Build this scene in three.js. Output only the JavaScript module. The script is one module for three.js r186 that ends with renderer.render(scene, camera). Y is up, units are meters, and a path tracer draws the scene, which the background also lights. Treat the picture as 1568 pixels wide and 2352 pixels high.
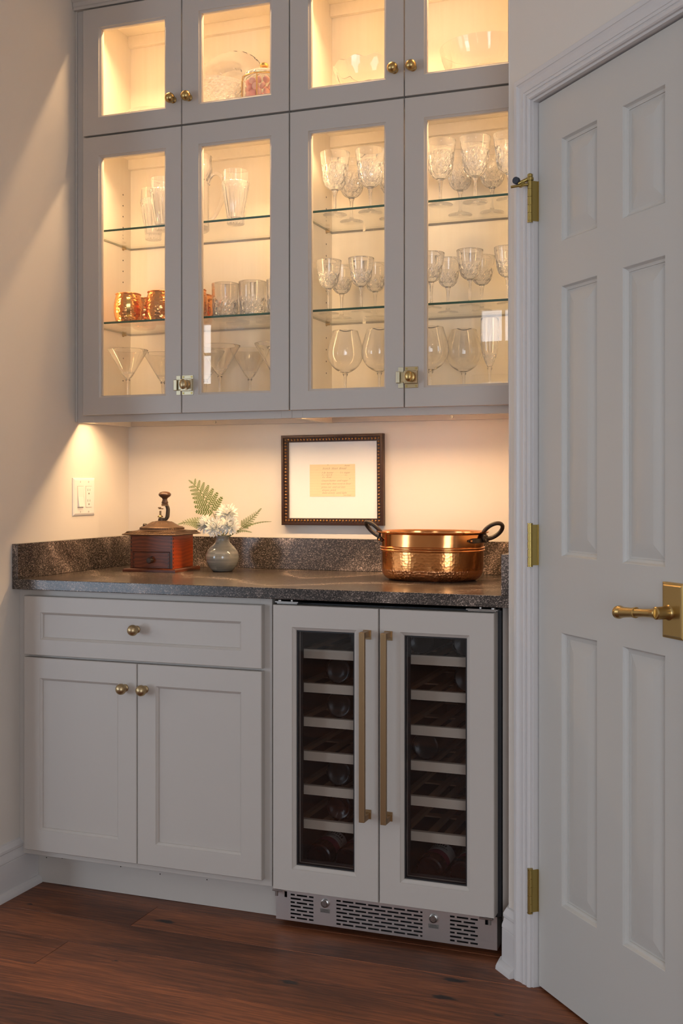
import * as THREE from 'three';
import { RoundedBoxGeometry } from 'three/addons/geometries/RoundedBoxGeometry.js';
import { mergeGeometries, mergeVertices, toCreasedNormals } from 'three/addons/utils/BufferGeometryUtils.js';
import { RectAreaLightUniformsLib } from 'three/addons/lights/RectAreaLightUniformsLib.js';

// ───────────────────────── camera, sky, lights, exposure
const scene = new THREE.Scene();
RectAreaLightUniformsLib.init();
const camera = new THREE.PerspectiveCamera(2 * Math.atan(1176 / 2606.55) * 180 / Math.PI, 1568 / 2352, 0.05, 60);
camera.position.set(2.0572, 1.185, 3.404);
camera.rotation.set(0, 0.3583, 0);
camera.setViewOffset(1568, 2352, 0, 60.4, 1568, 2352);
const renderer = new THREE.WebGLRenderer({ antialias: true });
renderer.toneMapping = THREE.LinearToneMapping;
renderer.toneMappingExposure = 1.0;
renderer.shadowMap.enabled = true;
scene.background = new THREE.Color(1.15, 1.3, 1.5);
const DAY = new THREE.Color(0.95, 0.93, 0.92), SKYISH = new THREE.Color(0.80, 0.88, 1.0), WARM = new THREE.Color(1.0, 0.655, 0.345);
function areaLight(w, h, color, intensity, pos, look, parent = scene) {
  const l = new THREE.RectAreaLight(color, intensity, w, h);
  l.position.set(...pos); parent.add(l); l.lookAt(...look); return l;
}
// daylight just inside each window opening of the room behind and left of the camera
areaLight(2.6, 1.5, DAY, 1.7, [-3.50, 1.65, 3.1], [0, 1.2, 3.1]);
areaLight(1.3, 1.95, SKYISH, 5.6, [3.2, 1.06, 5.30], [2.6, 0.9, 0]);
areaLight(1.30, 1.75, new THREE.Color(0.70, 0.86, 1.06), 6.0, [-2.74, 0.98, 5.30], [-2.2, 0.8, 0]);
areaLight(0.30, 0.5, DAY, 6.0, [-2.26, 2.25, 5.53], [-2.26, 2.25, 0]);
areaLight(0.34, 0.25, SKYISH, 4.0, [0.245, 2.365, 5.53], [0.245, 2.365, 0]);
areaLight(0.34, 0.9, SKYISH, 3.5, [0.245, 1.49, 5.53], [0.245, 1.49, 0]);
const LIT = { top: 330, low: 255, under: 195, side: 27 };   // radiance of the warm strips in the cabinets and under them
const CEIL_LAMP = 4;

// ───────────────────────── small helpers
const TH = 0.731, ZC = 0.6467, XR = 1.4653;                // door wall's turn, counter's front, right return wall
let seed = 7;
const rnd = () => { seed = (seed + 0x6d2b79f5) | 0; let t = Math.imul(seed ^ (seed >>> 15), 1 | seed); t = (t + Math.imul(t ^ (t >>> 7), 61 | t)) ^ t; return ((t ^ (t >>> 14)) >>> 0) / 4294967296; };
const rr = (a, b) => a + (b - a) * rnd();
const V = (x, y, z) => new THREE.Vector3(x, y, z);
const used = new Map();
function numbered(n) { const k = used.get(n) ?? 0; used.set(n, k + 1); return k ? n + '_' + String(k).padStart(3, '0') : n; }
function mesh(name, geo, mat, parent) {
  const m = new THREE.Mesh(geo, mat); m.name = parent ? name : numbered(name); m.castShadow = m.receiveShadow = true;
  (parent ?? scene).add(m); return m;
}
function tag(o, label, category, group) { o.userData.label = label; o.userData.category = category; if (group) o.userData.group = group; return o; }
function thing(name, label, category, pos = [0, 0, 0], turn = 0, group) {
  const g = new THREE.Group(); g.name = numbered(name); g.position.set(...pos); g.rotation.y = turn; scene.add(g);
  return tag(g, label, category, group);
}
function struct(o) { o.userData.kind = 'structure'; return o; }
function structGroup(name, pos = [0, 0, 0], turn = 0) { const g = new THREE.Group(); g.name = name; g.position.set(...pos); g.rotation.y = turn; scene.add(g); return struct(g); }
function copy(o, label, pos, turn) {
  const c = o.clone(); c.name = numbered(o.name.replace(/_\d{3}$/, '')); c.userData = { ...o.userData, label }; c.position.set(...pos);
  if (turn !== undefined) c.rotation.y = turn; scene.add(c); return c;
}
// box between two corners, with small rounded edges when r > 0
function box(x0, y0, z0, x1, y1, z1, r = 0) {
  const w = x1 - x0, h = y1 - y0, d = z1 - z0;
  const g = r ? new RoundedBoxGeometry(w, h, d, 2, Math.min(r, w / 2.1, h / 2.1, d / 2.1)) : new THREE.BoxGeometry(w, h, d);
  g.translate((x0 + x1) / 2, (y0 + y1) / 2, (z0 + z1) / 2); return g;
}
function creased(g, angle) { g = toCreasedNormals(g.scale(1000, 1000, 1000), angle); return g.scale(0.001, 0.001, 0.001); }   // the addon merges points closer than a hundredth
function flat(g) { return g.index ? g.toNonIndexed() : g; }
function join(list) {
  return mergeGeometries(list.map((g) => { const f = flat(g); for (const k of Object.keys(f.attributes)) if (!['position', 'normal', 'uv'].includes(k)) f.deleteAttribute(k); return f; }));
}
// texture coordinates in metres, from the plane each triangle faces most
function metric(g, swap = false, ox = 0, oy = 0) {
  g = flat(g); const p = g.attributes.position, uv = new Float32Array(p.count * 2), a = V(), b = V(), c = V();
  for (let i = 0; i < p.count; i += 3) {
    a.fromBufferAttribute(p, i); b.fromBufferAttribute(p, i + 1); c.fromBufferAttribute(p, i + 2);
    const n = b.clone().sub(a).cross(c.clone().sub(a)), x = Math.abs(n.x), y = Math.abs(n.y), z = Math.abs(n.z);
    [a, b, c].forEach((q, k) => {
      let u = q.x, v = q.y; if (x > y && x >= z) { u = q.z + 0.37; v = q.y; } else if (y >= x && y >= z) { u = q.x; v = q.z; }
      if (swap) [u, v] = [v, u];
      uv[(i + k) * 2] = u + ox; uv[(i + k) * 2 + 1] = v + oy;
    });
  }
  g.setAttribute('uv', new THREE.BufferAttribute(uv, 2)); return g;
}
// quads between successive rows of points
function grid(rows, closed = false, capFirst = false, capLast = false, crease = 0) {
  const pos = [], uv = [], R = rows.length, C = rows[0].length, quad = (a, b, c, d, ta, tb, tc, td) => { pos.push(...a, ...b, ...c, ...a, ...c, ...d); uv.push(...ta, ...tb, ...tc, ...ta, ...tc, ...td); };
  for (let i = 0; i + 1 < R; i++) for (let j = 0; j < (closed ? C : C - 1); j++) {
    const k = (j + 1) % C;
    quad(rows[i][j], rows[i][k], rows[i + 1][k], rows[i + 1][j], [j / C, i / (R - 1)], [(j + 1) / C, i / (R - 1)], [(j + 1) / C, (i + 1) / (R - 1)], [j / C, (i + 1) / (R - 1)]);
  }
  const cap = (row, turn) => {
    const m = [0, 1, 2].map((k) => row.reduce((s, p) => s + p[k], 0) / row.length);
    for (let j = 0; j < row.length; j++) { const a = row[j], b = row[(j + 1) % row.length]; pos.push(...m, ...(turn ? b : a), ...(turn ? a : b)); uv.push(0.5, 0.5, 0, 0, 1, 0); }
  };
  if (capFirst) cap(rows[0], true);
  if (capLast) cap(rows[R - 1], false);
  let g = new THREE.BufferGeometry();
  g.setAttribute('position', new THREE.Float32BufferAttribute(pos, 3)); g.setAttribute('uv', new THREE.Float32BufferAttribute(uv, 2)); g.computeVertexNormals();
  if (crease) g = creased(g, crease);
  return g;
}
const ring = (x0, y0, x1, y1, z, i = 0) => [[x0 + i, y0 + i, z], [x1 - i, y0 + i, z], [x1 - i, y1 - i, z], [x0 + i, y1 - i, z]];
function lathe(pts, seg = 40, crease = 0.7) {
  let g = new THREE.LatheGeometry(pts.map(([r, y]) => new THREE.Vector2(Math.max(r, 1e-5), y)), seg);
  g.deleteAttribute('normal');
  const uv = g.attributes.uv; g = flat(g); g.computeVertexNormals();
  return creased(g, crease);
}
function spline(pts, n) { return new THREE.CatmullRomCurve3(pts.map((p) => V(p[0], p[1], p[2] ?? 0)), false, 'centripetal').getPoints(n).map((p) => [p.x, p.y, p.z]); }
function tube(pts, r, seg = 24, rad = 8) { return new THREE.TubeGeometry(new THREE.CatmullRomCurve3(pts.map((p) => V(...p))), seg, r, rad, false); }
function cyl(r, h, at, axis = 'y', seg = 24, r2 = r) {
  const g = new THREE.CylinderGeometry(r2, r, h, seg); if (axis === 'z') g.rotateX(Math.PI / 2); if (axis === 'x') g.rotateZ(-Math.PI / 2); g.translate(...at); return g;
}
function extrude(pts, depth, bevel = 0) {
  const s = new THREE.Shape(pts.map((p) => new THREE.Vector2(...p)));
  return new THREE.ExtrudeGeometry(s, { depth, bevelEnabled: bevel > 0, bevelSize: bevel, bevelThickness: bevel, bevelSegments: 1, curveSegments: 12 });
}
const SX = (g) => { g.rotateY(Math.PI / 2); return g; };   // profile in (−z, y) swept along x

// ───────────────────────── computed textures
const hash = (x, y, s) => { let h = Math.imul(x | 0, 374761393) + Math.imul(y | 0, 668265263) + Math.imul(s, 974634721); h = Math.imul(h ^ (h >>> 13), 1274126177); return ((h ^ (h >>> 16)) >>> 0) / 4294967296; };
function noise(x, y, s, px = 1e9, py = 1e9) {
  const xi = Math.floor(x), yi = Math.floor(y), fx = x - xi, fy = y - yi, u = fx * fx * (3 - 2 * fx), v = fy * fy * (3 - 2 * fy), w = (a, p) => ((a % p) + p) % p;
  const a = hash(w(xi, px), w(yi, py), s), b = hash(w(xi + 1, px), w(yi, py), s), c = hash(w(xi, px), w(yi + 1, py), s), d = hash(w(xi + 1, px), w(yi + 1, py), s);
  return a + (b - a) * u + (c - a) * v + (a - b - c + d) * u * v;
}
const fbm = (x, y, s, o = 4) => { let t = 0, a = 0.5, n = 0; for (let i = 0; i < o; i++) { t += a * noise(x, y, s + i); n += a; a *= 0.5; x *= 2.03; y *= 2.03; } return t / n; };
const clamp = (x, a = 0, b = 1) => Math.min(b, Math.max(a, x)), mix = (a, b, t) => a + (b - a) * t, smooth = (a, b, x) => { const t = clamp((x - a) / (b - a)); return t * t * (3 - 2 * t); };
function texture(w, h, f, srgb, size = [1, 1], wrap = THREE.MirroredRepeatWrapping) {
  const d = new Uint8Array(w * h * 4);
  for (let y = 0; y < h; y++) for (let x = 0; x < w; x++) {
    const c = f((x + 0.5) / w, (y + 0.5) / h), o = (y * w + x) * 4;
    for (let k = 0; k < 3; k++) d[o + k] = Math.round(255 * clamp(Array.isArray(c) ? c[k] : c)); d[o + 3] = 255;
  }
  const t = new THREE.DataTexture(d, w, h); t.magFilter = THREE.LinearFilter; t.minFilter = THREE.LinearMipmapLinearFilter; t.generateMipmaps = true;
  t.wrapS = t.wrapT = wrap; t.repeat.set(1 / size[0], 1 / size[1]); if (srgb) t.colorSpace = THREE.SRGBColorSpace; t.needsUpdate = true; return t;
}
function canvasTexture(w, h, draw) {
  const c = document.createElement('canvas'); c.width = w; c.height = h; draw(c.getContext('2d'), w, h);
  const t = new THREE.CanvasTexture(c); t.colorSpace = THREE.SRGBColorSpace; return t;
}
const mixc = (a, b, t) => a.map((x, i) => mix(x, b[i], t));
// granite: dark grey with fine pale flecks lying one way and a few pale veins
const graniteF = (u, v) => {
  const x = u * 0.9, y = v * 0.9, q = x * 0.8 + y * 0.6, p = -x * 0.6 + y * 0.8;
  const fleck = noise(q * 330, p * 700, 11) * 0.5 + noise(q * 700 + 3, p * 720, 12) * 0.5, speck = noise(x * 760, y * 760, 15);
  const vein = Math.pow(1 - Math.abs(2 * fbm(x * 3.2 + 0.35 * fbm(x * 4, y * 4, 31), y * 3.2 - x * 2.6, 33, 4) - 1), 7), cloud = fbm(x * 7, y * 7, 41, 3);
  const l = smooth(0.46, 0.86, fleck) * 0.30 + smooth(0.66, 0.96, speck) * 0.22 + 0.145 + 0.07 * (cloud - 0.5) + vein * (0.08 + 0.22 * fleck);
  return [l * 1.20, l * 1.08, l * 1.0];
};
const graniteMap = texture(1400, 1400, graniteF, true, [0.9, 0.9]);
// oak: cathedral grain, pores and a few dark knots
const oakKnots = Array.from({ length: 16 }, (_, i) => [((i % 4) + 0.2 + 0.6 * hash(i, 3, 7)) / 4, (Math.floor(i / 4) + 0.2 + 0.6 * hash(i, 5, 9)) / 4, 0.008 + 0.016 * hash(i, 8, 2)]);
const oakF = (u, v) => {
  const L = 2.0, W = 0.62; let x = u * L, y = v * W, dark = 0, bend = 0;
  for (const [kx, ky, r] of oakKnots) {
    const dx = (x - kx * L) / 2.6, dy = y - ky * W, d = Math.hypot(dx, dy);
    bend += 0.035 * Math.exp(-d / 0.035) * (dy > 0 ? 1 : -1); dark = Math.max(dark, smooth(r * 0.62, r * 0.25, d + 0.006 * (noise(x * 90, y * 200, 5) - 0.5)));
  }
  const yy = y + bend * 0.6 + 0.035 * (fbm(x * 1.3, y * 5, 51, 3) - 0.5), g = fbm(x * 0.9, yy * 26, 53, 3);
  const lines = 0.5 + 0.5 * Math.sin((g * 9 + yy * 95) * 6.283 * 0.55), pores = noise(x * 26, yy * 950, 57), pores2 = noise(x * 60, yy * 1700, 58), tone = fbm(x * 1.1, y * 4, 59, 3);
  let t = 0.52 * lines * 0.5 + 0.3 * smooth(0.3, 0.8, pores) + 0.16 * pores2 + 0.62 * smooth(0.25, 0.75, tone) - 0.08;
  const c = mixc([0.245, 0.128, 0.072], [0.60, 0.350, 0.205], clamp(t * 0.95));
  return mixc(c, [0.10, 0.065, 0.055], dark * 0.9);
};
const oakMap = texture(1536, 768, oakF, true, [2.0, 0.62]);
const oakBump = texture(1024, 512, (u, v) => { const x = u * 2, y = v * 0.62; return 0.5 + 0.5 * (noise(x * 26, (y + 0.035 * (fbm(x * 1.3, y * 5, 51, 3) - 0.5)) * 700, 57) - 0.5); }, false, [2.0, 0.62]);
// finer reddish wood of the grinder
const grinderF = (a, b) => (u, v) => {
  const x = u * 0.4, y = v * 0.4 + 0.012 * (fbm(u * 5, v * 6, 71, 3) - 0.5), g = 0.5 + 0.5 * Math.sin((y * 260 + 6 * fbm(x * 6, y * 30, 73, 3)) * 2.2), p = noise(x * 90, y * 1500, 74), st = fbm(x * 10, y * 10, 77, 3);
  return mixc(a, b, clamp(0.32 * g + 0.3 * p + 0.6 * st - 0.12));
};
const grinderMap = texture(640, 640, grinderF([0.26, 0.115, 0.055], [0.58, 0.30, 0.165]), true, [0.4, 0.4]);
const grinderSideMap = texture(640, 640, grinderF([0.52, 0.17, 0.05], [0.80, 0.34, 0.11]), true, [0.4, 0.4]);
// hammer marks: flat-bottomed dents, one per cell
function dents(cell, size, px, jitter = 0.75) {
  const n = Math.round(size / cell);
  return texture(px, px, (u, v) => {
    const x = u * n, y = v * n, xi = Math.floor(x), yi = Math.floor(y); let d1 = 9;
    for (let j = -1; j <= 1; j++) for (let i = -1; i <= 1; i++) {
      const cx = xi + i, cy = yi + j, wx = ((cx % n) + n) % n, wy = ((cy % n) + n) % n;
      d1 = Math.min(d1, Math.hypot(cx + 0.5 + jitter * (hash(wx, wy, 91) - 0.5) - x, cy + 0.5 + jitter * (hash(wx, wy, 92) - 0.5) - y));
    }
    return clamp(d1 * d1 * 1.3);
  }, false, [size, size], THREE.RepeatWrapping);
}
const dentsBig = dents(0.0080, 0.24, 900), dentsSmall = dents(0.0075, 0.12, 512);
const maple = texture(512, 512, (u, v) => { const p = noise(u * 60 + 2 * fbm(u * 4, v * 2, 21, 2), v * 3, 22), q = noise(u * 170, v * 9, 23), c = fbm(u * 3, v * 1.5, 24, 2); return mixc([0.90, 0.86, 0.79], [0.93, 0.895, 0.83], 0.4 * p + 0.25 * q + 0.35 * c); }, true, [0.5, 1.0]);
const brushed = texture(512, 256, (u, v) => 0.72 + 0.28 * noise(u * 5, v * 256, 61), false, [0.2, 0.025]);
const wallBump = texture(512, 512, (u, v) => fbm(u * 150, v * 150, 81, 2), false, [0.6, 0.6]);

// ───────────────────────── materials
const std = (color, roughness, o = {}) => new THREE.MeshStandardMaterial({ color: Array.isArray(color) ? new THREE.Color().setRGB(...color) : color, roughness, ...o });
const phy = (color, roughness, o = {}) => new THREE.MeshPhysicalMaterial({ color: Array.isArray(color) ? new THREE.Color().setRGB(...color) : color, roughness, ...o });
const M = {
  wall: std([0.71, 0.645, 0.57], 0.75, { bumpMap: wallBump, bumpScale: 0.00012 }), ceiling: std([0.85, 0.84, 0.82], 0.9),
  trim: std([0.64, 0.61, 0.59], 0.36), door: std([0.53, 0.51, 0.47], 0.42),
  paint: std([0.505, 0.455, 0.405], 0.40), interior: std([1, 1, 1], 0.42, { map: maple }),
  granite: phy([1.0, 0.96, 0.92], 0.24, { map: graniteMap, bumpMap: graniteMap, bumpScale: 0.00018 }),
  oak: std([1, 1, 1], 0.5, { map: oakMap, bumpMap: oakBump, bumpScale: 0.0003 }), subfloor: std([0.03, 0.018, 0.012], 0.8),
  brass: std([0.50, 0.345, 0.135], 0.30, { metalness: 1 }), satinBrass: std([0.48, 0.36, 0.20], 0.36, { metalness: 1 }), handleBronze: std([0.36, 0.235, 0.12], 0.40, { metalness: 1 }),
  hingeBrass: std([0.42, 0.31, 0.10], 0.34, { metalness: 1 }), paleBrass: std([0.62, 0.55, 0.38], 0.42, { metalness: 1 }), nickel: std([0.42, 0.40, 0.375], 0.3, { metalness: 1 }), hole: std([0.02, 0.016, 0.012], 0.9),
  pane: phy([0.99, 0.99, 0.985], 0.0, { transmission: 1, ior: 1.5 }), shelfGlass: phy([0.985, 0.995, 0.985], 0.0, { transmission: 1, ior: 1.5 }), groundEdge: phy([0.20, 0.22, 0.14], 0.5), shelfEdge: phy([0.012, 0.075, 0.042], 0.12),
  crystal: phy([1, 1, 1], 0.01, { transmission: 0.955, thickness: 0.01, ior: 1.5 }), jarGlass: phy([1, 1, 1], 0.0, { transmission: 0.985, thickness: 0.01, ior: 1.45 }), cutCrystal: phy([1, 1, 1], 0.06, { transmission: 0.84, thickness: 0.01, ior: 1.54 }),
  copperMug: std([0.86, 0.38, 0.12], 0.16, { metalness: 1, bumpMap: dentsSmall, bumpScale: 0.0011 }), copper: std([0.80, 0.335, 0.11], 0.14, { metalness: 1 }),
  copperHammered: std([0.78, 0.325, 0.105], 0.17, { metalness: 1, bumpMap: dentsBig, bumpScale: 0.0002 }), copperWorn: std([0.62, 0.27, 0.11], 0.34, { metalness: 1, bumpMap: dentsSmall, bumpScale: 0.0014 }),
  iron: std([0.055, 0.042, 0.034], 0.42, { metalness: 0.6 }), castIron: std([0.13, 0.075, 0.043], 0.46, { metalness: 0.55 }), tin: std([0.30, 0.20, 0.11], 0.40, { metalness: 1 }),
  grinder: phy([1, 1, 1], 0.34, { map: grinderMap }), grinderSide: phy([1, 1, 1], 0.30, { map: grinderSideMap }), darkWood: phy([0.05, 0.024, 0.014], 0.38), black: std([0.012, 0.012, 0.013], 0.5),
  plastic: phy([0.80, 0.76, 0.72], 0.28), slot: std([0.12, 0.09, 0.07], 0.7),
  frameWood: phy([0.040, 0.016, 0.008], 0.42, { specularIntensity: 0.7 }), frameGold: std([0.34, 0.175, 0.06], 0.34, { metalness: 0.8 }), mat: std([0.84, 0.82, 0.79], 0.9),
  steel: std([0.70, 0.67, 0.64], 0.44, { metalness: 1, roughnessMap: brushed }), tinted: phy([0.84, 0.84, 0.84], 0.0, { transmission: 1, ior: 1.5 }), gasket: std([0.01, 0.01, 0.011], 0.45),
  rack: std([0.34, 0.21, 0.13], 0.5), rackFront: std([0.74, 0.62, 0.50], 0.42), liner: std([0.02, 0.021, 0.023], 0.4),
  bottle: phy([0.010, 0.010, 0.009], 0.28, { specularIntensity: 0.6 }), bottleRed: phy([0.022, 0.006, 0.005], 0.18, { specularIntensity: 0.7 }),
  fern: phy([0.115, 0.165, 0.018], 0.55, { transmission: 0.0, side: THREE.DoubleSide }), fernStem: std([0.13, 0.15, 0.045], 0.6), petal: phy([0.86, 0.84, 0.76], 0.7, { side: THREE.DoubleSide }), petalCore: std([0.62, 0.58, 0.30], 0.8), leaf: std([0.05, 0.10, 0.02], 0.6),
  candy: phy([0.80, 0.36, 0.30], 0.5), gilt: std([0.75, 0.50, 0.16], 0.22, { metalness: 1 }), rubber: std([0.03, 0.035, 0.05], 0.6),
  glow: std([0.9, 0.8, 0.6], 0.6, { emissive: new THREE.Color(1, 0.66, 0.33), emissiveIntensity: 4 }), lampGlow: std([0.9, 0.9, 0.9], 0.6, { emissive: new THREE.Color(1, 0.93, 0.82), emissiveIntensity: 3 }),
};
M.fern.transmission = 0.35;

// ───────────────────────── the room
const ROOM_H = 2.785;
for (const [n, a, m] of [
  ['wall_back', [-0.12, -0.02, -0.12, 1.62, ROOM_H, 0], M.wall], ['wall_left', [-0.12, -0.02, 0, 0, ROOM_H, 0.775], M.wall], ['wall_right', [XR, -0.02, 0, 1.60, ROOM_H, 0.655], M.wall],
  ['wall_side', [-3.72, -0.02, 0.655, -0.12, ROOM_H, 0.775], M.wall], ['wall_entry', [2.19, -0.02, 1.35, 4.12, ROOM_H, 1.47], M.wall], ['wall_east', [4.0, -0.02, 1.47, 4.12, ROOM_H, 5.52], M.wall],
]) struct(mesh(n, box(...a), m));
struct(mesh('ceiling', box(-3.72, ROOM_H, -0.12, 4.12, ROOM_H + 0.12, 5.52), M.ceiling));
// far walls with window openings; a pane, a frame and sash bars in each
function wallWithHoles(name, w, h, holes, pos, turn) {
  const s = new THREE.Shape([[0, 0], [w, 0], [w, h], [0, h]].map((p) => new THREE.Vector2(...p)));
  for (const [x0, y0, x1, y1] of holes) s.holes.push(new THREE.Path([[x0, y0], [x0, y1], [x1, y1], [x1, y0]].map((p) => new THREE.Vector2(...p))));
  const m = struct(mesh(name, new THREE.ExtrudeGeometry(s, { depth: 0.12, bevelEnabled: false }), M.wall)); m.position.set(...pos); m.rotation.y = turn; return m;
}
let windows = 0;
function windowUnit(x0, y0, x1, y1, cols, rowsN, pos, turn) {
  const g = structGroup('window_' + (++windows), pos, turn), f = 0.05, b = [];
  const o = grid([ring(x0 - 0.07, y0 - 0.07, x1 + 0.07, y1 + 0.07, -0.002), ring(x0 - 0.07, y0 - 0.07, x1 + 0.07, y1 + 0.07, -0.02), ring(x0, y0, x1, y1, -0.02), ring(x0, y0, x1, y1, 0.07), ring(x0 + f, y0 + f, x1 - f, y1 - f, 0.07), ring(x0 + f, y0 + f, x1 - f, y1 - f, 0.11)], true);
  mesh('window_frame', o, M.trim, g);
  for (let i = 1; i < cols; i++) { const x = mix(x0 + f, x1 - f, i / cols); mesh('sash_bar', box(x - 0.011, y0 + f, 0.075, x + 0.011, y1 - f, 0.1), M.trim, g); }
  for (let j = 1; j < rowsN; j++) { const y = mix(y0 + f, y1 - f, j / rowsN); mesh('sash_bar', box(x0 + f, y - 0.011, 0.076, x1 - f, y + 0.011, 0.099), M.trim, g); }
  mesh('window_pane', box(x0 + f, y0 + f, 0.085, x1 - f, y1 - f, 0.09), M.pane, g);
}
wallWithHoles('wall_front', 7.84, ROOM_H + 0.02, [[0.30, 0.06, 1.66, 1.88], [1.30, 1.98, 1.62, 2.56], [3.75, 1.0, 4.18, 2.02], [3.75, 2.22, 4.18, 2.55], [6.2, 0.06, 7.6, 2.12]], [-3.72, -0.02, 5.4], 0);
for (const [a, b, c, d, i, j] of [[0.30, 0.06, 1.66, 1.88, 2, 3], [1.30, 1.98, 1.62, 2.56, 1, 2], [3.75, 1.0, 4.18, 2.02, 2, 3], [3.75, 2.22, 4.18, 2.55, 2, 1], [6.2, 0.06, 7.6, 2.12, 2, 3]]) windowUnit(a - 3.72, b - 0.02, c - 3.72, d - 0.02, i, j, [0, 0, 5.4], 0);
wallWithHoles('wall_west', 4.745, ROOM_H + 0.02, [[1.075, 1.0, 3.775, 2.5]], [-3.6, -0.02, 0.775], -Math.PI / 2);
windowUnit(1.075, 0.98, 3.775, 2.48, 5, 3, [-3.6, 0, 0.775], -Math.PI / 2);

// floor: boards running along the cabinets
const floor = struct(new THREE.Group()); floor.name = 'floor'; scene.add(floor);
mesh('subfloor', box(-3.72, -0.14, -0.12, 4.12, -0.013, 5.52), M.subfloor, floor);
{
  const plankGeo = (x0, x1, z0, z1) => {
    const e = 0.0011, r = (y, i) => [[x0 + i, y, z1 - i], [x1 - i, y, z1 - i], [x1 - i, y, z0 + i], [x0 + i, y, z0 + i]];
    return metric(grid([r(-0.013, 0), r(-0.0012, 0), r(0, e)], true, false, true), false, rr(0, 6), rr(0, 5) - z0);
  };
  const joints = { 1: [-1.55, 0.4525, 2.5], 2: [-0.75, 1.9], 3: [-1.75, 0.357, 2.3], 0: [-1.1, 1.75], 4: [-0.35, 1.62] };
  const W = 0.1482, tints = [0.95, 1.07, 1.17, 1.01].map((k) => { const m = M.oak.clone(); m.color.setRGB(k, k * 0.985, k * 0.97); return m; });
  for (let i = 0; i < 34; i++) {
    const z0 = 0.4438 + i * W, z1 = Math.min(z0 + W, 5.4); if (z1 - z0 < 0.02) break;
    let cuts = joints[i] ?? [rr(-2.6, -1.2), rr(-0.2, 0.9), rr(1.9, 2.9)];
    const lo = z0 < 0.76 ? 0.0 : -3.6, hi = z0 < 1.47 ? 2.35 : 4.0; cuts = [lo, ...cuts.filter((c) => c > lo + 0.1 && c < hi - 0.1), hi];
    for (let k = 0; k + 1 < cuts.length; k++) mesh('plank', plankGeo(cuts[k] + 0.0002, cuts[k + 1] - 0.0002, z0 + 0.0002, z1 - 0.0002), tints[[1, 0, 3, 2, 1, 2][(i * 2 + k) % 6]], floor);
  }
}

// the angled wall with the pantry door: local x runs along the wall, z out of it
const DW = [XR, 0, 0.6515], DT = -(Math.PI / 2 - TH);
{
  const g = structGroup('wall_pantry', DW, DT);
  mesh('wall_segment', box(0, -0.02, -0.12, 0.097, ROOM_H, 0), M.wall, g); mesh('wall_segment', box(0.712, -0.02, -0.12, 1.10, ROOM_H, 0), M.wall, g); mesh('wall_segment', box(0.097, 2.108, -0.12, 0.712, ROOM_H, 0), M.wall, g);
  mesh('backing_panel', box(0.02, -0.02, -0.20, 0.8, 2.2, -0.125), M.wall, g);
  const j = structGroup('trim_2', DW, DT);
  mesh('jamb', box(0.097, 0, -0.12, 0.1155, 2.108, 0.0015, 0.001), M.trim, j); mesh('jamb', box(0.6945, 0, -0.12, 0.712, 2.108, 0.0015, 0.001), M.trim, j); mesh('jamb', box(0.1155, 2.0905, -0.12, 0.6945, 2.108, 0.0015, 0.001), M.trim, j);
  mesh('stop', box(0.1155, 0, -0.075, 0.127, 2.0905, -0.050), M.trim, j);
  // casing: colonial profile, [distance out from the opening, thickness]
  const prof = [[0, 0], [0, 0.0075], [0.0025, 0.0105], [0.008, 0.0118], [0.0125, 0.0095], [0.0138, 0.0088], [0.0145, 0.0108], [0.0205, 0.0112], [0.0215, 0.0128], [0.026, 0.0132], [0.030, 0.0128], [0.038, 0.0142], [0.0435, 0.0172], [0.0445, 0.0186], [0.049, 0.0192], [0.0555, 0.0188], [0.057, 0.0175], [0.057, 0]];
  const L = 0.1115, R = 0.699, T = 2.096;
  struct(Object.assign(mesh('trim_1', grid(prof.map(([a, b]) => [[L - a, 0, b], [L - a, T + a, b], [R + a, T + a, b], [R + a, 0, b]]), false, false, false, 0.45), M.trim))).position.set(...DW);
  scene.getObjectByName('trim_1').rotation.y = DT;
}
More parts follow.
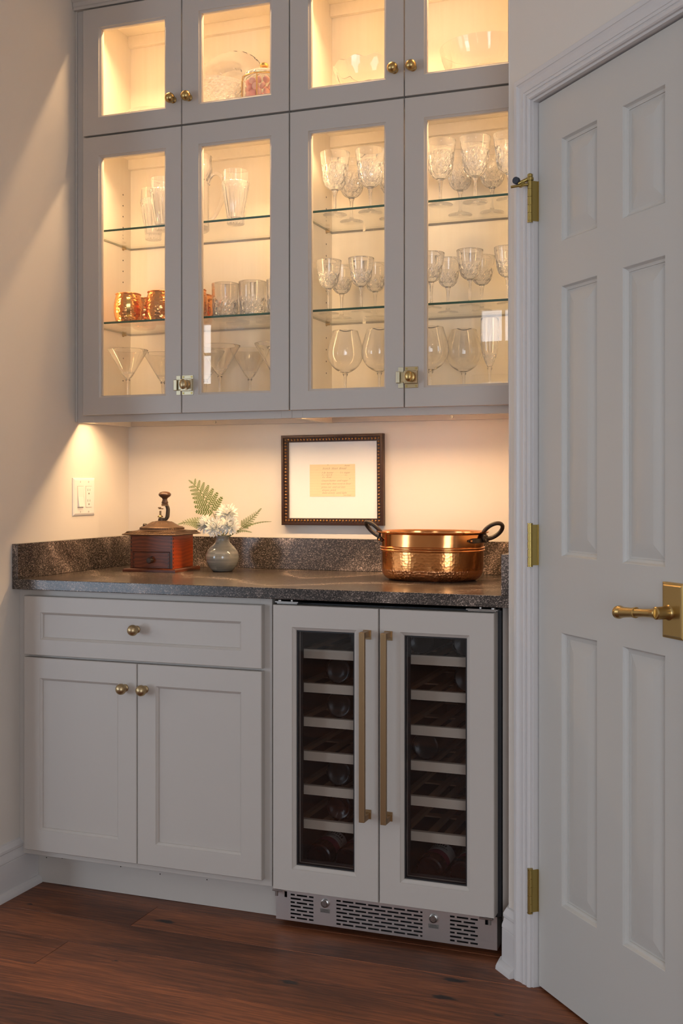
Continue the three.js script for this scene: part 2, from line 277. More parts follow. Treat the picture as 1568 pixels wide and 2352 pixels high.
// six-panel door
{
  const d = structGroup('door_1', DW, DT), x0 = 0.1185, x1 = 0.6915, y0 = 0.0065, y1 = 2.087, zf = -0.012;
  const cols = [[0.2172, 0.3583], [0.4512, 0.5925]], rows = [[0.2265, 0.850], [1.0235, 1.6405], [1.7425, 1.978]];
  const s = new THREE.Shape([[x0, y0], [x1, y0], [x1, y1], [x0, y1]].map((p) => new THREE.Vector2(...p)));
  for (const [a, b] of cols) for (const [c, e] of rows) s.holes.push(new THREE.Path([[a, c], [a, e], [b, e], [b, c]].map((p) => new THREE.Vector2(...p))));
  const slab = new THREE.ExtrudeGeometry(s, { depth: 0.034, bevelEnabled: false }); slab.translate(0, 0, zf - 0.034);
  mesh('door_slab', slab, M.door, d);
  for (const [a, b] of cols) for (const [c, e] of rows) {
    const R = (i, z) => ring(a, c, b, e, zf + z, i);
    mesh('door_panel', grid([R(0, 0), R(0.0012, -0.0008), R(0.0025, -0.004), R(0.0048, -0.0072), R(0.0085, -0.0088), R(0.0105, -0.0092), R(0.0108, -0.0115), R(0.0140, -0.0120), R(0.0150, -0.0118), R(0.0435, -0.0042)], true, false, true, 0.3), M.door, d);
  }
  for (const [a, b] of [[1.8093, 1.9035], [0.9975, 1.0930], [0.1795, 0.2790]]) {   // hinges
    const h = new THREE.Group(); h.name = 'hinge'; d.add(h); const n = 5, st = (b - a) / n;
    for (let i = 0; i < n; i++) mesh('knuckle', cyl(0.0060, st - 0.0014, [0.1135, a + (i + 0.5) * st, 0.0085], 'y', 20), M.hingeBrass, h);
    mesh('pin', join([cyl(0.0042, b - a + 0.006, [0.1135, (a + b) / 2, 0.0085]), cyl(0.0064, 0.003, [0.1135, b + 0.002, 0.0085]), cyl(0.0064, 0.003, [0.1135, a - 0.002, 0.0085])]), M.hingeBrass, h);
    mesh('leaf', box(0.1152, a, -0.0115, 0.1178, b, 0.0075), M.hingeBrass, h);
    mesh('door_leaf', box(0.1178, a, -0.0122, 0.1195, b, -0.0108), M.hingeBrass, h);
  }
  // stop on the top hinge pin: arm, adjusting screw and rubber bumper
  const st = new THREE.Group(); st.name = 'hinge_stop'; d.add(st);
  mesh('stop_cap', lathe([[0, 1.921], [0.004, 1.921], [0.0062, 1.919], [0.0062, 1.913], [0.0085, 1.911], [0.0085, 1.905], [0, 1.905]], 20).translate(0.1135, 0, 0.0085), M.hingeBrass, st);
  mesh('stop_arm', join([tube([[0.112, 1.9085, 0.012], [0.1055, 1.904, 0.0215], [0.0985, 1.899, 0.032]], 0.0042, 12, 8), cyl(0.006, 0.014, [0.1035, 1.896, 0.0245], 'x', 16)]), M.hingeBrass, st);
  mesh('stop_screw', (() => { const q = tube([[0.1145, 1.895, 0.013], [0.0995, 1.893, 0.034], [0.0895, 1.8915, 0.046]], 0.0032, 10, 10); return q; })(), M.hingeBrass, st);
  mesh('rubber_bumper', (() => { const q = lathe([[0, -0.005], [0.0078, -0.005], [0.0085, -0.004], [0.0085, 0.004], [0.0078, 0.005], [0, 0.005]], 24); q.rotateX(Math.PI / 2); q.rotateY(0.55); q.translate(0.0965, 1.9060, 0.0355); return q; })(), M.rubber, st);
  // lever handle
  const h = new THREE.Group(); h.name = 'lever_handle'; d.add(h);
  mesh('rosette', grid([ring(0.5935, 0.887, 0.6585, 0.9965, zf), ring(0.5935, 0.887, 0.6585, 0.9965, zf + 0.0055), ring(0.5935, 0.887, 0.6585, 0.9965, zf + 0.0075, 0.001), ring(0.5935, 0.887, 0.6585, 0.9965, zf + 0.0085, 0.005), ring(0.5935, 0.887, 0.6585, 0.9965, zf + 0.0105, 0.007)], true, false, true), M.brass, h);
  const ly = 0.9375, lx = 0.616;
  mesh('collar', lathe([[0, -0.004], [0.0155, -0.004], [0.0155, 0], [0.0135, 0.002], [0.0125, 0.004], [0.0125, 0.03], [0.0105, 0.032], [0, 0.032]], 32).rotateX(Math.PI / 2).translate(lx, ly, zf + 0.0105), M.brass, h);
  const lp = [[0, 0.012], [0.004, 0.0145], [0.012, 0.0148], [0.016, 0.0135], [0.02, 0.0122], [0.045, 0.0108], [0.060, 0.0102], [0.0605, 0.0118], [0.0655, 0.0118], [0.066, 0.0096], [0.09, 0.0088], [0.112, 0.0098], [0.126, 0.0118], [0.128, 0.011], [0.129, 0]];
  const lv = lathe([[0, -0.002], [0.006, -0.0015], ...lp.map(([t, r]) => [r * 0.92, t])], 28).rotateZ(-Math.PI / 2);
  const lpz = lv.attributes.position; for (let i = 0; i < lpz.count; i++) { const t = lpz.getX(i); lpz.setZ(i, lpz.getZ(i) + 0.042 - 0.004 * smooth(0.06, 0.13, t)); lpz.setY(i, lpz.getY(i) + 0.006 - 0.0105 * (1 - t / 0.126)); }
  lv.computeVertexNormals(); lv.translate(lx - 0.126, ly - 0.006, zf);
  mesh('lever', lv, M.brass, h);
}
// baseboards: [out from the wall, height]
const baseProf = [[0, 0], [0.031, 0], [0.0305, 0.008], [0.027, 0.016], [0.019, 0.0215], [0.0165, 0.022], [0.0160, 0.100], [0.0150, 0.101], [0.0165, 0.103], [0.0160, 0.110], [0.0125, 0.120], [0.0115, 0.127], [0.0135, 0.130], [0.0135, 0.137], [0.0085, 0.145], [0.0055, 0.150], [0, 0.152]];
struct(mesh('baseboard_left', (() => { const g = grid([baseProf.map(([a, b]) => [a, b, 0.775]), baseProf.map(([a, b]) => [a, b, 0.5405])], false, false, false, 0.4); return g; })(), M.trim));
{ // right: short run on the door wall up to the casing, returned round the corner along the side wall
  const d = [Math.sin(TH), Math.cos(TH)], n = [-Math.cos(TH), Math.sin(TH)], S = 0.0545;
  // mitre of the side wall (normal -x) and the door wall (normal n): point offset a from both
  const mk = (a) => { const t = a * Math.tan((Math.PI / 2 - TH) / 2); return t; };
  const rows = [baseProf.map(([a, b]) => [XR - a, b, DW[2] - 0.026]), baseProf.map(([a, b]) => [XR - a, b, DW[2] + mk(a)]), baseProf.map(([a, b]) => [XR + n[0] * a + d[0] * S, b, DW[2] + n[1] * a + d[1] * S])];
  struct(mesh('baseboard_right', join([grid(rows, false, false, false, 0.4), grid([rows[2], rows[2].map((p) => [XR + d[0] * S, p[1], DW[2] + d[1] * S])], false)]), M.trim));
}
// other rooms' trim, seen only in reflections
struct(mesh('baseboard_front', box(-3.6, 0, 5.38, 4.0, 0.15, 5.4), M.trim));

// ───────────────────────── wall cabinets
const ZF = 0.3193, ZU = 0.3403;               // face frame's front, doors' front
function glazedDoor(parent, x0, y0, x1, y1, ox0, oy0, ox1, oy1, zb, zf) {
  const c = 0.0012, R = (i, z) => ring(x0, y0, x1, y1, z, i), I = (i, z) => ring(ox0, oy0, ox1, oy1, z, i);
  const d = mesh('door', grid([R(0, zb), R(0, zf - c), R(c, zf), I(-0.0065, zf), I(-0.0060, zf - 0.0022), I(-0.0022, zf - 0.0050), I(0, zf - 0.0060), I(0, zb), R(0, zb)], true), M.paint, parent);
  mesh('glass_pane', box(ox0 - 0.006, oy0 - 0.006, zb + 0.004, ox1 + 0.006, oy1 + 0.006, zb + 0.007), M.pane, d);
  return d;
}
function knobGeo(s = 1) { return lathe([[0, 0], [0.0105, 0], [0.0108, 0.0012], [0.0095, 0.0030], [0.0062, 0.0045], [0.0052, 0.007], [0.0054, 0.009], ...Array.from({ length: 14 }, (_, i) => { const a = 0.36 + i / 13 * 2.78; return [0.0155 * Math.sin(a), 0.0232 - 0.0148 * Math.cos(a)]; })].map(([r, y]) => [r * s, y * s]), 36, 1.0).rotateX(Math.PI / 2); }
const KNOB = knobGeo();
function knob(parent, x, y, z, mat) { const k = mesh('knob', KNOB, mat, parent); k.position.set(x, y, z); return k; }
const CAB = [
  { x0: 0.005, x1: 0.7462, label: 'wall cabinet at left with four glazed doors, copper mugs and martini glasses inside', doors: [[0.040, 0.3885, 0.1035, 0.3293], [0.3918, 0.7448, 0.4548, 0.682]] },
  { x0: 0.7466, x1: 1.4645, label: 'wall cabinet at right beside the door wall, holding crystal goblets behind four glazed doors', doors: [[0.7482, 1.0973, 0.8127, 1.038], [1.1005, 1.4500, 1.1636, 1.3945]] },
];
const ROWS = [[1.4065, 2.2795, 1.467, 2.2125], [2.2855, 2.6820, 2.346, 2.6155]];
const FLOORS = [1.440, 2.328];
CAB.forEach((c, ci) => {
  const g = thing('wall_cabinet', c.label, 'cabinet', [0, 0, 0], 0), t = 0.018, xi0 = c.x0 + (ci ? 0.010 : 0.014), xi1 = c.x1 - (ci ? 0.014 : 0.010);
  for (const [a, b] of [[c.x0, xi0 + 0.0], [xi1, c.x1]]) mesh('side_panel', box(a, 1.386, 0.001, b, 2.74, ZF - 0.02), M.interior, g);
  mesh('back_panel', metric(box(xi0, 1.42, 0.012, xi1, 2.735, 0.018)), M.interior, g);
  mesh('bottom_panel', box(xi0, 1.422, 0.018, xi1, FLOORS[0], ZF - 0.02), M.interior, g);
  mesh('fixed_shelf', box(xi0, 2.296, 0.018, xi1, FLOORS[1], ZF - 0.02), M.interior, g);
  mesh('top_panel', box(xi0, 2.716, 0.001, xi1, 2.735, ZF - 0.02), M.interior, g);
  mesh('hanging_rail', box(xi0, 2.262, 0.018, xi1, 2.296, 0.036, 0.001), M.interior, g);
  mesh('hanging_rail', box(xi0, 2.678, 0.018, xi1, 2.716, 0.036, 0.001), M.interior, g);
  mesh('hanging_rail', box(xi0, 1.387, 0.001, xi1, 1.422, 0.018, 0.001), M.paint, g);
  for (const x of ci ? [1.152] : [0.340]) mesh('screw', cyl(0.0048, 0.003, [x, 1.3965, 0.0195], 'z', 16), M.nickel, g);
  // face frame
  const zb = ZF - 0.02, rl = ci ? c.x0 : c.x0, st = [[c.x0, c.x0 + (ci ? 0.034 : 0.062)], [c.x1 - (ci ? 0.04 : 0.034), c.x1]];
  for (const [a, b] of st) mesh('frame_stile', box(a, 1.3845, zb, b, 2.74, ZF, 0.001), M.paint, g);
  for (const [a, b] of [[1.3845, 1.442], [2.262, 2.338], [2.655, 2.74]]) mesh('frame_rail', box(st[0][1], a, zb, st[1][0], b, ZF - 0.0002), M.paint, g);
  if (!ci) mesh('scribe_strip', box(0.0005, 1.386, zb - 0.012, 0.0075, 2.70, ZF + 0.005, 0.002), M.paint, g);
  // doors
  ROWS.forEach(([y0, y1, oy0, oy1], ri) => c.doors.forEach(([x0, x1, a, b], di) => {
    const d = glazedDoor(g, x0, y0, x1, y1, a, oy0, b, oy1, ZF + 0.0005, ZU);
    if (ri) knob(d, di ? x0 + 0.025 : x1 - 0.026, 2.362, ZU, M.brass);
    else if (di) {
      const y = 1.4905, m = ci ? M.satinBrass : M.paleBrass, lx = x0 + 0.0205;
      mesh('latch_plate', join([box(x0 + 0.001, y - 0.030, ZU, x0 + 0.0395, y + 0.030, ZU + 0.0022, 0.0008), box(x0 + 0.001, y - 0.0185, ZU + 0.002, x0 + 0.039, y + 0.0185, ZU + 0.0125, 0.0015), box(x0 - 0.007, y - 0.014, ZU + 0.004, x0 + 0.003, y + 0.014, ZU + 0.010, 0.001)]), m, d);
      for (const [q, w] of [[0.006, 0.0245], [0.034, 0.0245], [0.006, -0.0245], [0.034, -0.0245]]) mesh('latch_screw', cyl(0.0028, 0.0018, [x0 + q, y + w, ZU + 0.0026], 'z', 12), M.hingeBrass, d);
      const kn = mesh('latch_knob', lathe([[0, 0], [0.012, 0], [0.0135, 0.002], [0.0125, 0.0045], [0.0052, 0.0062], [0.0046, 0.013], [0.0070, 0.016], [0.0125, 0.019], [0.0138, 0.0235], [0.0118, 0.028], [0.006, 0.0303], [0, 0.0308]], 28, 0.9).rotateX(Math.PI / 2), ci ? M.brass : M.satinBrass, d); kn.position.set(lx + 0.002, y, ZU + 0.0125); kn.scale.set(0.84, 1.12, 1);
    } else {
      const y = 1.4905, m = ci ? M.paleBrass : M.paleBrass;
      mesh('latch_strike', join([box(x1 - 0.0155, y - 0.0295, ZU, x1 - 0.0005, y + 0.0295, ZU + 0.002, 0.0008), box(x1 - 0.0195, y - 0.0165, ZU + 0.0015, x1 - 0.0075, y + 0.0165, ZU + 0.0135, 0.002)]), m, d);
    }
  }));
  // shelf pins and pin holes, hinge arms
  for (const sx of [0, 1]) for (const z of [0.068, 0.262]) {
    const holes = []; for (let k = 0; k < 18; k++) { const y = 1.54 + k * 0.037; if (Math.abs(y - 1.984) > 0.012 && Math.abs(y - 1.692) > 0.012) holes.push(cyl(0.0025, 0.001, [sx ? xi1 : xi0, y, z], 'x', 10)); }
    const ph = mesh('pin_holes', join(holes), M.hole, g); ph.userData.kind = 'stuff';
    for (const y of [1.9895, 1.6975]) mesh('shelf_pin', join([cyl(0.0035, 0.012, [sx ? xi1 - 0.006 : xi0 + 0.006, y - 0.0036, z], 'x', 12), cyl(0.006, 0.002, [sx ? xi1 - 0.001 : xi0 + 0.001, y - 0.0036, z], 'x', 12)]), M.satinBrass, g);
  }
  if (!ci) for (const y of [1.492, 2.175, 2.575]) mesh('hinge_mount', join([box(xi0, y - 0.020, ZF - 0.055, xi0 + 0.004, y + 0.020, ZF - 0.021, 0.001), box(xi0 + 0.004, y - 0.010, ZF - 0.052, xi0 + 0.012, y + 0.010, ZF - 0.022, 0.0015), cyl(0.003, 0.003, [xi0 + 0.005, y + 0.014, ZF - 0.038], 'x', 10)]), M.nickel, g);
  // warm light bars: one at the front of each tier, one under the cabinet
  for (const [y, I, z] of [[2.712, LIT.top, 0.268], [2.292, LIT.low, 0.268], [1.4185, LIT.under, 0.278]]) {
    const b = mesh('light_bar', box(xi0 + 0.01, y - 0.005, z - 0.011, xi1 - 0.01, y + 0.0035, z + 0.011, 0.002), M.plastic, g);
    const lip = y < 1.5 ? 0.0140 : 0.0185, inset = y < 1.5 ? 0.05 : 0.015;
    mesh('channel', join([box(xi0 + 0.01, y - lip, z - 0.011, xi1 - 0.01, y - 0.0045, z - 0.0095), box(xi0 + 0.01, y - 0.0185, z + 0.0095, xi1 - 0.01, y - 0.0045, z + 0.011)]), M.plastic, b);
    mesh('diffuser', box(xi0 + 0.014, y - 0.0075, z - 0.008, xi1 - 0.014, y - 0.005, z + 0.008), M.glow, b);
    const l = areaLight(xi1 - xi0 - 2 * inset, 0.012, WARM, I, [(xi0 + xi1) / 2, y - 0.0085, z], [(xi0 + xi1) / 2, y - 1, z - 0.0]);
  }
  // slim upright bars in the front corners of the lower tier
  for (const s of [0, 1]) {
    const x = s ? xi1 - 0.014 : xi0 + 0.014, b = mesh('light_bar', box(x - 0.007, 1.47, 0.288, x + 0.007, 2.25, 0.298, 0.002), M.plastic, g), d = V(s ? -0.55 : 0.55, 0, -1).normalize();
    mesh('diffuser', box(x - 0.005, 1.475, 0.2865, x + 0.005, 2.245, 0.288), M.glow, b);
    areaLight(0.010, 0.76, WARM, LIT.side, [x + d.x * 0.006, 1.86, 0.285], [x + d.x, 1.86, 0.285 + d.z]);
  }
});
// crown moulding on top of both cabinets
struct(mesh('trim_3', (() => {
  const p = [[0.300, 2.690], [0.3345, 2.690], [0.3350, 2.698], [0.338, 2.701], [0.3395, 2.712], [0.343, 2.714], [0.3505, 2.720], [0.362, 2.738], [0.369, 2.757], [0.371, 2.764], [0.378, 2.767], [0.378, 2.784], [0.300, 2.784]];
  return grid([p.map(([z, y]) => [0.0005, y, z]), p.map(([z, y]) => [1.4648, y, z])], false, true, false, 0.4);
})(), M.paint));

// glass shelves
const SH = [1.993, 1.701];
[['left', 0.0205, 0.7345, 0], ['right', 0.7575, 1.4495, 1]].forEach(([side, a, b, ci]) => SH.forEach((y, k) => {
  const lab = [['upper glass shelf in the left cabinet, under the tall beer glasses', 'lower glass shelf in the left cabinet, under the copper mugs'], ['upper glass shelf in the right cabinet, under the large crystal goblets', 'lower glass shelf in the right cabinet, under the smaller cut wine glasses']][ci][k];
  const s = thing('glass_shelf', lab, 'shelf', [0, 0, 0], 0, 'clear glass shelves in the wall cabinets');
  mesh('glass_sheet', box(a, y - 0.0035, 0.0195, b, y + 0.003, 0.296), M.shelfGlass, s);
  mesh('edge', box(a, y - 0.0035, 0.296, b, y + 0.003, 0.2975, 0.0005), M.shelfEdge, s);
  mesh('ground_edge', box(a, y - 0.0035, 0.0187, b, y + 0.003, 0.0195), M.groundEdge, s);
  for (const e of [a - 0.0008, b]) mesh('ground_edge', box(e, y - 0.0035, 0.0187, e + 0.0008, y + 0.003, 0.2965), M.groundEdge, s);
}));

// ───────────────────────── base cabinet, filler, worktop
const KF = 0.610, KD = 0.632;
function shakerFront(name, parent, x0, y0, x1, y1, px0, py0, px1, py1, t = KD - KF - 0.001) {
  const c = 0.0018, R = (i, z) => ring(x0, y0, x1, y1, z, i), I = (i, z) => ring(px0, py0, px1, py1, z, i);
  return mesh(name, grid([R(0, KD - t), R(0, KD - c), R(c, KD), I(0, KD), I(0.0008, KD - 0.0014), I(0.0030, KD - 0.0030), I(0.0062, KD - 0.0058), I(0.0070, KD - 0.0085)], true, true, true), M.paint, parent);
}
{
  const g = thing('base_cabinet', 'greige base cabinet with one wide drawer over two panelled doors', 'cabinet', [0, 0, 0], 0);
  mesh('carcass', box(0.0005, 0.108, 0.001, 0.8118, 0.8835, KF - 0.02), M.paint, g);
  for (const [a, b, c, d] of [[0.0005, 0.1065, 0.045, 0.8838], [0.777, 0.1065, 0.8118, 0.8838], [0.045, 0.1065, 0.777, 0.138], [0.045, 0.678, 0.777, 0.705], [0.045, 0.852, 0.777, 0.8838]]) mesh(b > 0.11 || c - a > 0.3 ? 'frame_rail' : 'frame_stile', box(a, b, KF - 0.02, c, d, KF, 0.0006), M.paint, g);
  mesh('toe_kick', box(0.010, 0.001, 0.525, 0.8118, 0.107, 0.540), M.paint, g);
  mesh('nail_head', join([[0.045, 0.075], [0.10, 0.08], [0.30, 0.078], [0.43, 0.072], [0.58, 0.074], [0.795, 0.055]].map(([x, y]) => cyl(0.0018, 0.0006, [x, y, 0.5402], 'z', 10))), M.iron, g).userData.kind = 'stuff';
  const dr = shakerFront('drawer', g, 0.0315, 0.6938, 0.7905, 0.8646, 0.0880, 0.7395, 0.7302, 0.8185);
  knob(dr, 0.4085, 0.783, KD, M.satinBrass);
  const dl = shakerFront('door', g, 0.0315, 0.1262, 0.4072, 0.6864, 0.0862, 0.1880, 0.3482, 0.6280); knob(dl, 0.3710, 0.6172, KD, M.satinBrass);
  const d2 = shakerFront('door', g, 0.4098, 0.1262, 0.7905, 0.6864, 0.4680, 0.1870, 0.7306, 0.6280); knob(d2, 0.4350, 0.6172, KD, M.satinBrass);
}
tag(mesh('filler_panel', box(1.4375, 0.096, 0.30, 1.4648, 0.8838, 0.598, 0.0008), M.paint), 'narrow greige filler strip between the wine fridge and the door wall', 'panel');
{
  const t = thing('worktop', 'dark speckled granite worktop with a chiselled matte front edge', 'worktop', [0, 0, 0], 0);
  mesh('slab', metric(box(0.0006, 0.884, 0.0006, 1.4646, 0.914, ZC, 0.002), false, 0.11, 0.27), M.granite, t);
  tag(mesh('backsplash', metric(box(0.0208, 0.9142, 0.0006, 1.4440, 1.0155, 0.0206, 0.0012), false, 0.3, 0.2), M.granite), 'long granite upstand along the back wall behind the copper pot', 'backsplash', 'granite upstands');
  tag(mesh('backsplash', metric(box(0.0006, 0.9142, 0.0006, 0.0204, 1.0155, ZC - 0.0005, 0.0012), false, 0.7, 0.1), M.granite), 'granite upstand on the left wall below the light switch', 'backsplash', 'granite upstands');
  tag(mesh('backsplash', metric(box(1.4444, 0.9142, 0.0006, 1.4646, 1.0155, ZC - 0.0005, 0.0012), false, 0.15, 0.55), M.granite), 'short granite upstand end beside the door wall, right of the copper pot', 'backsplash', 'granite upstands');
}

// ───────────────────────── wine fridge
const ZD = 0.6438;
{
  const g = thing('wine_fridge', 'built-in wine fridge with two glazed painted doors, long bronze pulls and a steel grille', 'fridge', [0, 0, 0], 0);
  const X0 = 0.8200, X1 = 1.4350, zb = 0.04, zf = 0.598;
  // insulated box, open to the front, with a divider
  const wall = (a, b) => mesh('cabinet_wall', box(...a), b, g);
  wall([X0, 0.103, zb, X0 + 0.03, 0.872, zf], M.liner); wall([X1 - 0.03, 0.103, zb, X1, 0.872, zf], M.liner); wall([X0 + 0.03, 0.842, zb, X1 - 0.03, 0.872, zf], M.liner); wall([X0 + 0.03, 0.103, zb, X1 - 0.03, 0.128, zf], M.liner); wall([X0 + 0.03, 0.128, zb, X1 - 0.03, 0.842, zb + 0.02], M.liner); wall([1.107, 0.128, zb + 0.02, 1.145, 0.842, zf], M.liner);
  for (const x of [0.985, 1.275]) mesh('back_rib', join([-0.07, -0.035, 0, 0.035, 0.07].map((q) => box(x + q - 0.004, 0.14, zb + 0.02, x + q + 0.004, 0.83, zb + 0.024))), M.gasket, g);
  mesh('plinth', box(X0 + 0.02, 0.004, 0.10, X1 - 0.02, 0.102, 0.555), M.black, g);
  // doors: painted frame, gasketed tinted glass, pull
  for (const [x0, x1, a, b, hx, side] of [[0.8290, 1.1240, 0.8840, 1.0648, 1.0945, -1], [1.1275, 1.4262, 1.1826, 1.3640, 1.1520, 1]]) {
    const y0 = 0.1138, y1 = 0.8688, oy0 = 0.1730, oy1 = 0.8118, zk = 0.6015, R = (i, z) => ring(x0, y0, x1, y1, z, i), I = (i, z) => ring(a, oy0, b, oy1, z, i);
    const d = mesh('door', grid([R(0, zk), R(0, ZD - 0.0015), R(0.0015, ZD), I(0, ZD), I(0.0008, ZD - 0.0016), I(0.0030, ZD - 0.0035), I(0.0082, ZD - 0.0075), I(0.0090, ZD - 0.0100), I(0.0090, zk), R(0, zk)], true), M.paint, g);
    mesh('gasket', grid([I(0.0080, ZD - 0.0115), I(0.0125, ZD - 0.0115), I(0.0125, ZD - 0.022), I(0.0080, ZD - 0.022), I(0.0080, ZD - 0.0115)], true), M.gasket, d);
    mesh('glass_pane', box(a + 0.0085, oy0 + 0.0085, ZD - 0.0165, b - 0.0085, oy1 - 0.0085, ZD - 0.0125), M.tinted, d);
    mesh('inner_pane', grid([I(0.0085, zk + 0.004), I(0.0160, zk + 0.004), I(0.0160, zk - 0.001), I(0.0085, zk - 0.001), I(0.0085, zk + 0.004)], true), M.gasket, d);
    const w = 0.0075, hy0 = 0.329, hy1 = 0.812, hz = ZD + 0.034;
    mesh('pull', join([box(hx - w, hy0, hz, hx + w, hy1, hz + 0.011, 0.0012), ...[hy0, hy1 - 0.0155].map((y) => box(hx - w, y, ZD + 0.002, hx + w, y + 0.0155, hz + 0.004, 0.001)), ...[hy0 - 0.0015, hy1 - 0.0225].map((y) => box(hx - 0.0110, y, ZD, hx + 0.0110, y + 0.024, ZD + 0.0028, 0.0008))]), M.handleBronze, d);
    // racks: pale front rail on side runners and slats
    for (let k = 0; k < 6; k++) {
      const top = 0.7435 - k * 0.0921, r = new THREE.Group(); r.name = 'rack'; g.add(r);
      const a0 = side < 0 ? X0 + 0.032 : 1.1475, b0 = side < 0 ? 1.1045 : X1 - 0.032;
      mesh('front_rail', box(a0 + 0.012, top - 0.0245, 0.548, b0 - 0.012, top, 0.562, 0.001), M.rackFront, r);
      mesh('front_trim', box(a0 + 0.012, top - 0.0245, 0.5622, b0 - 0.012, top - 0.0005, 0.5632), M.rackFront, r);
      for (const f of [0.02, 0.30, 0.47, 0.64, 0.93]) { const q = mix(a0, b0, f); mesh('slat', box(q, top - 0.016, 0.11, q + 0.016, top - 0.005, 0.548), M.rack, r); }
      for (const z of [0.12, 0.33, 0.505]) mesh('cross_bar', box(a0 + 0.004, top - 0.0202, z, b0 - 0.004, top - 0.0162, z + 0.03), M.rack, r);
    }
  }
  // hinges above and below the doors
  for (const [x0, x1] of [[0.830, 0.896], [1.352, 1.432]]) {
    const h = mesh('hinge', join([box(x0, 0.8735, 0.575, x1, 0.8775, 0.632, 0.0006), cyl(0.006, 0.006, [x0 < 1 ? x0 + 0.012 : x1 - 0.012, 0.8775, 0.625], 'y', 16), cyl(0.004, 0.006, [x0 < 1 ? x0 + 0.045 : x0 + 0.035, 0.878, 0.622], 'y', 12), box(x0 + 0.004, 0.8705, 0.60, x1 - 0.004, 0.8730, 0.628)]), M.nickel, g);
  }
  // steel grille: brick pattern of slots cut through
  const gz = 0.598, p = new THREE.Shape([[0.8186, 0.0195], [1.4240, 0.0195], [1.4240, 0.1015], [0.8186, 0.1015]].map((q) => new THREE.Vector2(...q)));
  const slot = (x0, y, x1) => { if (x1 - x0 > 0.003) p.holes.push(new THREE.Path([[x0, y], [x0, y + 0.0046], [x1, y + 0.0046], [x1, y]].map((q) => new THREE.Vector2(...q)))); };
  for (const [a, b] of [[0.8612, 0.9275], [0.9925, 1.2290], [1.3020, 1.3745]]) for (let r = 0; r < 7; r++) {
    const y = 0.0250 + r * 0.01015; const P = 0.0355, L = 0.0300;
    for (let k = -1; k < 9; k++) { const s = a + k * P - (r % 2 ? 0 : P / 2); const x0 = Math.max(a, s), x1 = Math.min(b, s + L); if (x1 > x0) slot(x0, y, x1); }
  }
  for (const x of [0.8435, 1.3930]) p.holes.push(new THREE.Path([[x, 0.079], [x, 0.095], [x + 0.0075, 0.095], [x + 0.0075, 0.079]].map((q) => new THREE.Vector2(...q))));
  const gr = mesh('grille', metric(new THREE.ExtrudeGeometry(p, { depth: 0.0015, bevelEnabled: false }).translate(0, 0, gz)), M.steel, g);
  mesh('grille_return', join([box(0.8186, 0.0195, 0.50, 0.8200, 0.1015, gz), box(1.4226, 0.0195, 0.50, 1.4240, 0.1015, gz), box(0.8186, 0.0180, 0.50, 1.4240, 0.0195, gz + 0.0015)]), M.steel, gr);
  const lockText = canvasTexture(128, 64, (c, w, h) => { c.fillStyle = '#77716b'; c.fillRect(0, 0, w, h); c.fillStyle = '#3c3733'; for (let x = 26; x < 100; x += 9) c.fillRect(x, 13 + 2 * rnd(), 4 + 3 * rnd(), 13); for (let x = 10; x < 116; x += 7) c.fillRect(x, 39 + 2 * rnd(), 3 + 3 * rnd(), 10); });
  for (const [x, y] of [[0.9605, 0.0775], [1.2585, 0.0770]]) {
    const l = mesh('lock', lathe([[0, 0], [0.0105, 0], [0.0112, 0.002], [0.0108, 0.0045], [0.0090, 0.0055], [0.0078, 0.0040], [0.0070, 0.0040], [0.0066, 0.0056], [0.0015, 0.0056], [0.0012, 0.0035], [0, 0.0035]], 28, 0.6).rotateX(Math.PI / 2), M.nickel, g); l.position.set(x, y, gz + 0.0015);
    const tx = mesh('lock_plate', new THREE.PlaneGeometry(0.0270, 0.0105), std([1, 1, 1], 0.5, { map: lockText, metalness: 0.3 }), g); tx.position.set(x, y - 0.0205, gz + 0.0021);
  }
  for (const [x0, x1, px] of [[0.8225, 0.8480, 0.8285], [1.3860, 1.4200, 1.4090]]) mesh('lower_hinge', join([box(x0, 0.1045, 0.590, x1, 0.1095, 0.634, 0.001), cyl(0.0042, 0.018, [px, 0.0965, 0.618], 'y', 14), box(px - 0.006, 0.090, 0.600, px - 0.001, 0.1045, 0.612)]), M.nickel, g);
}
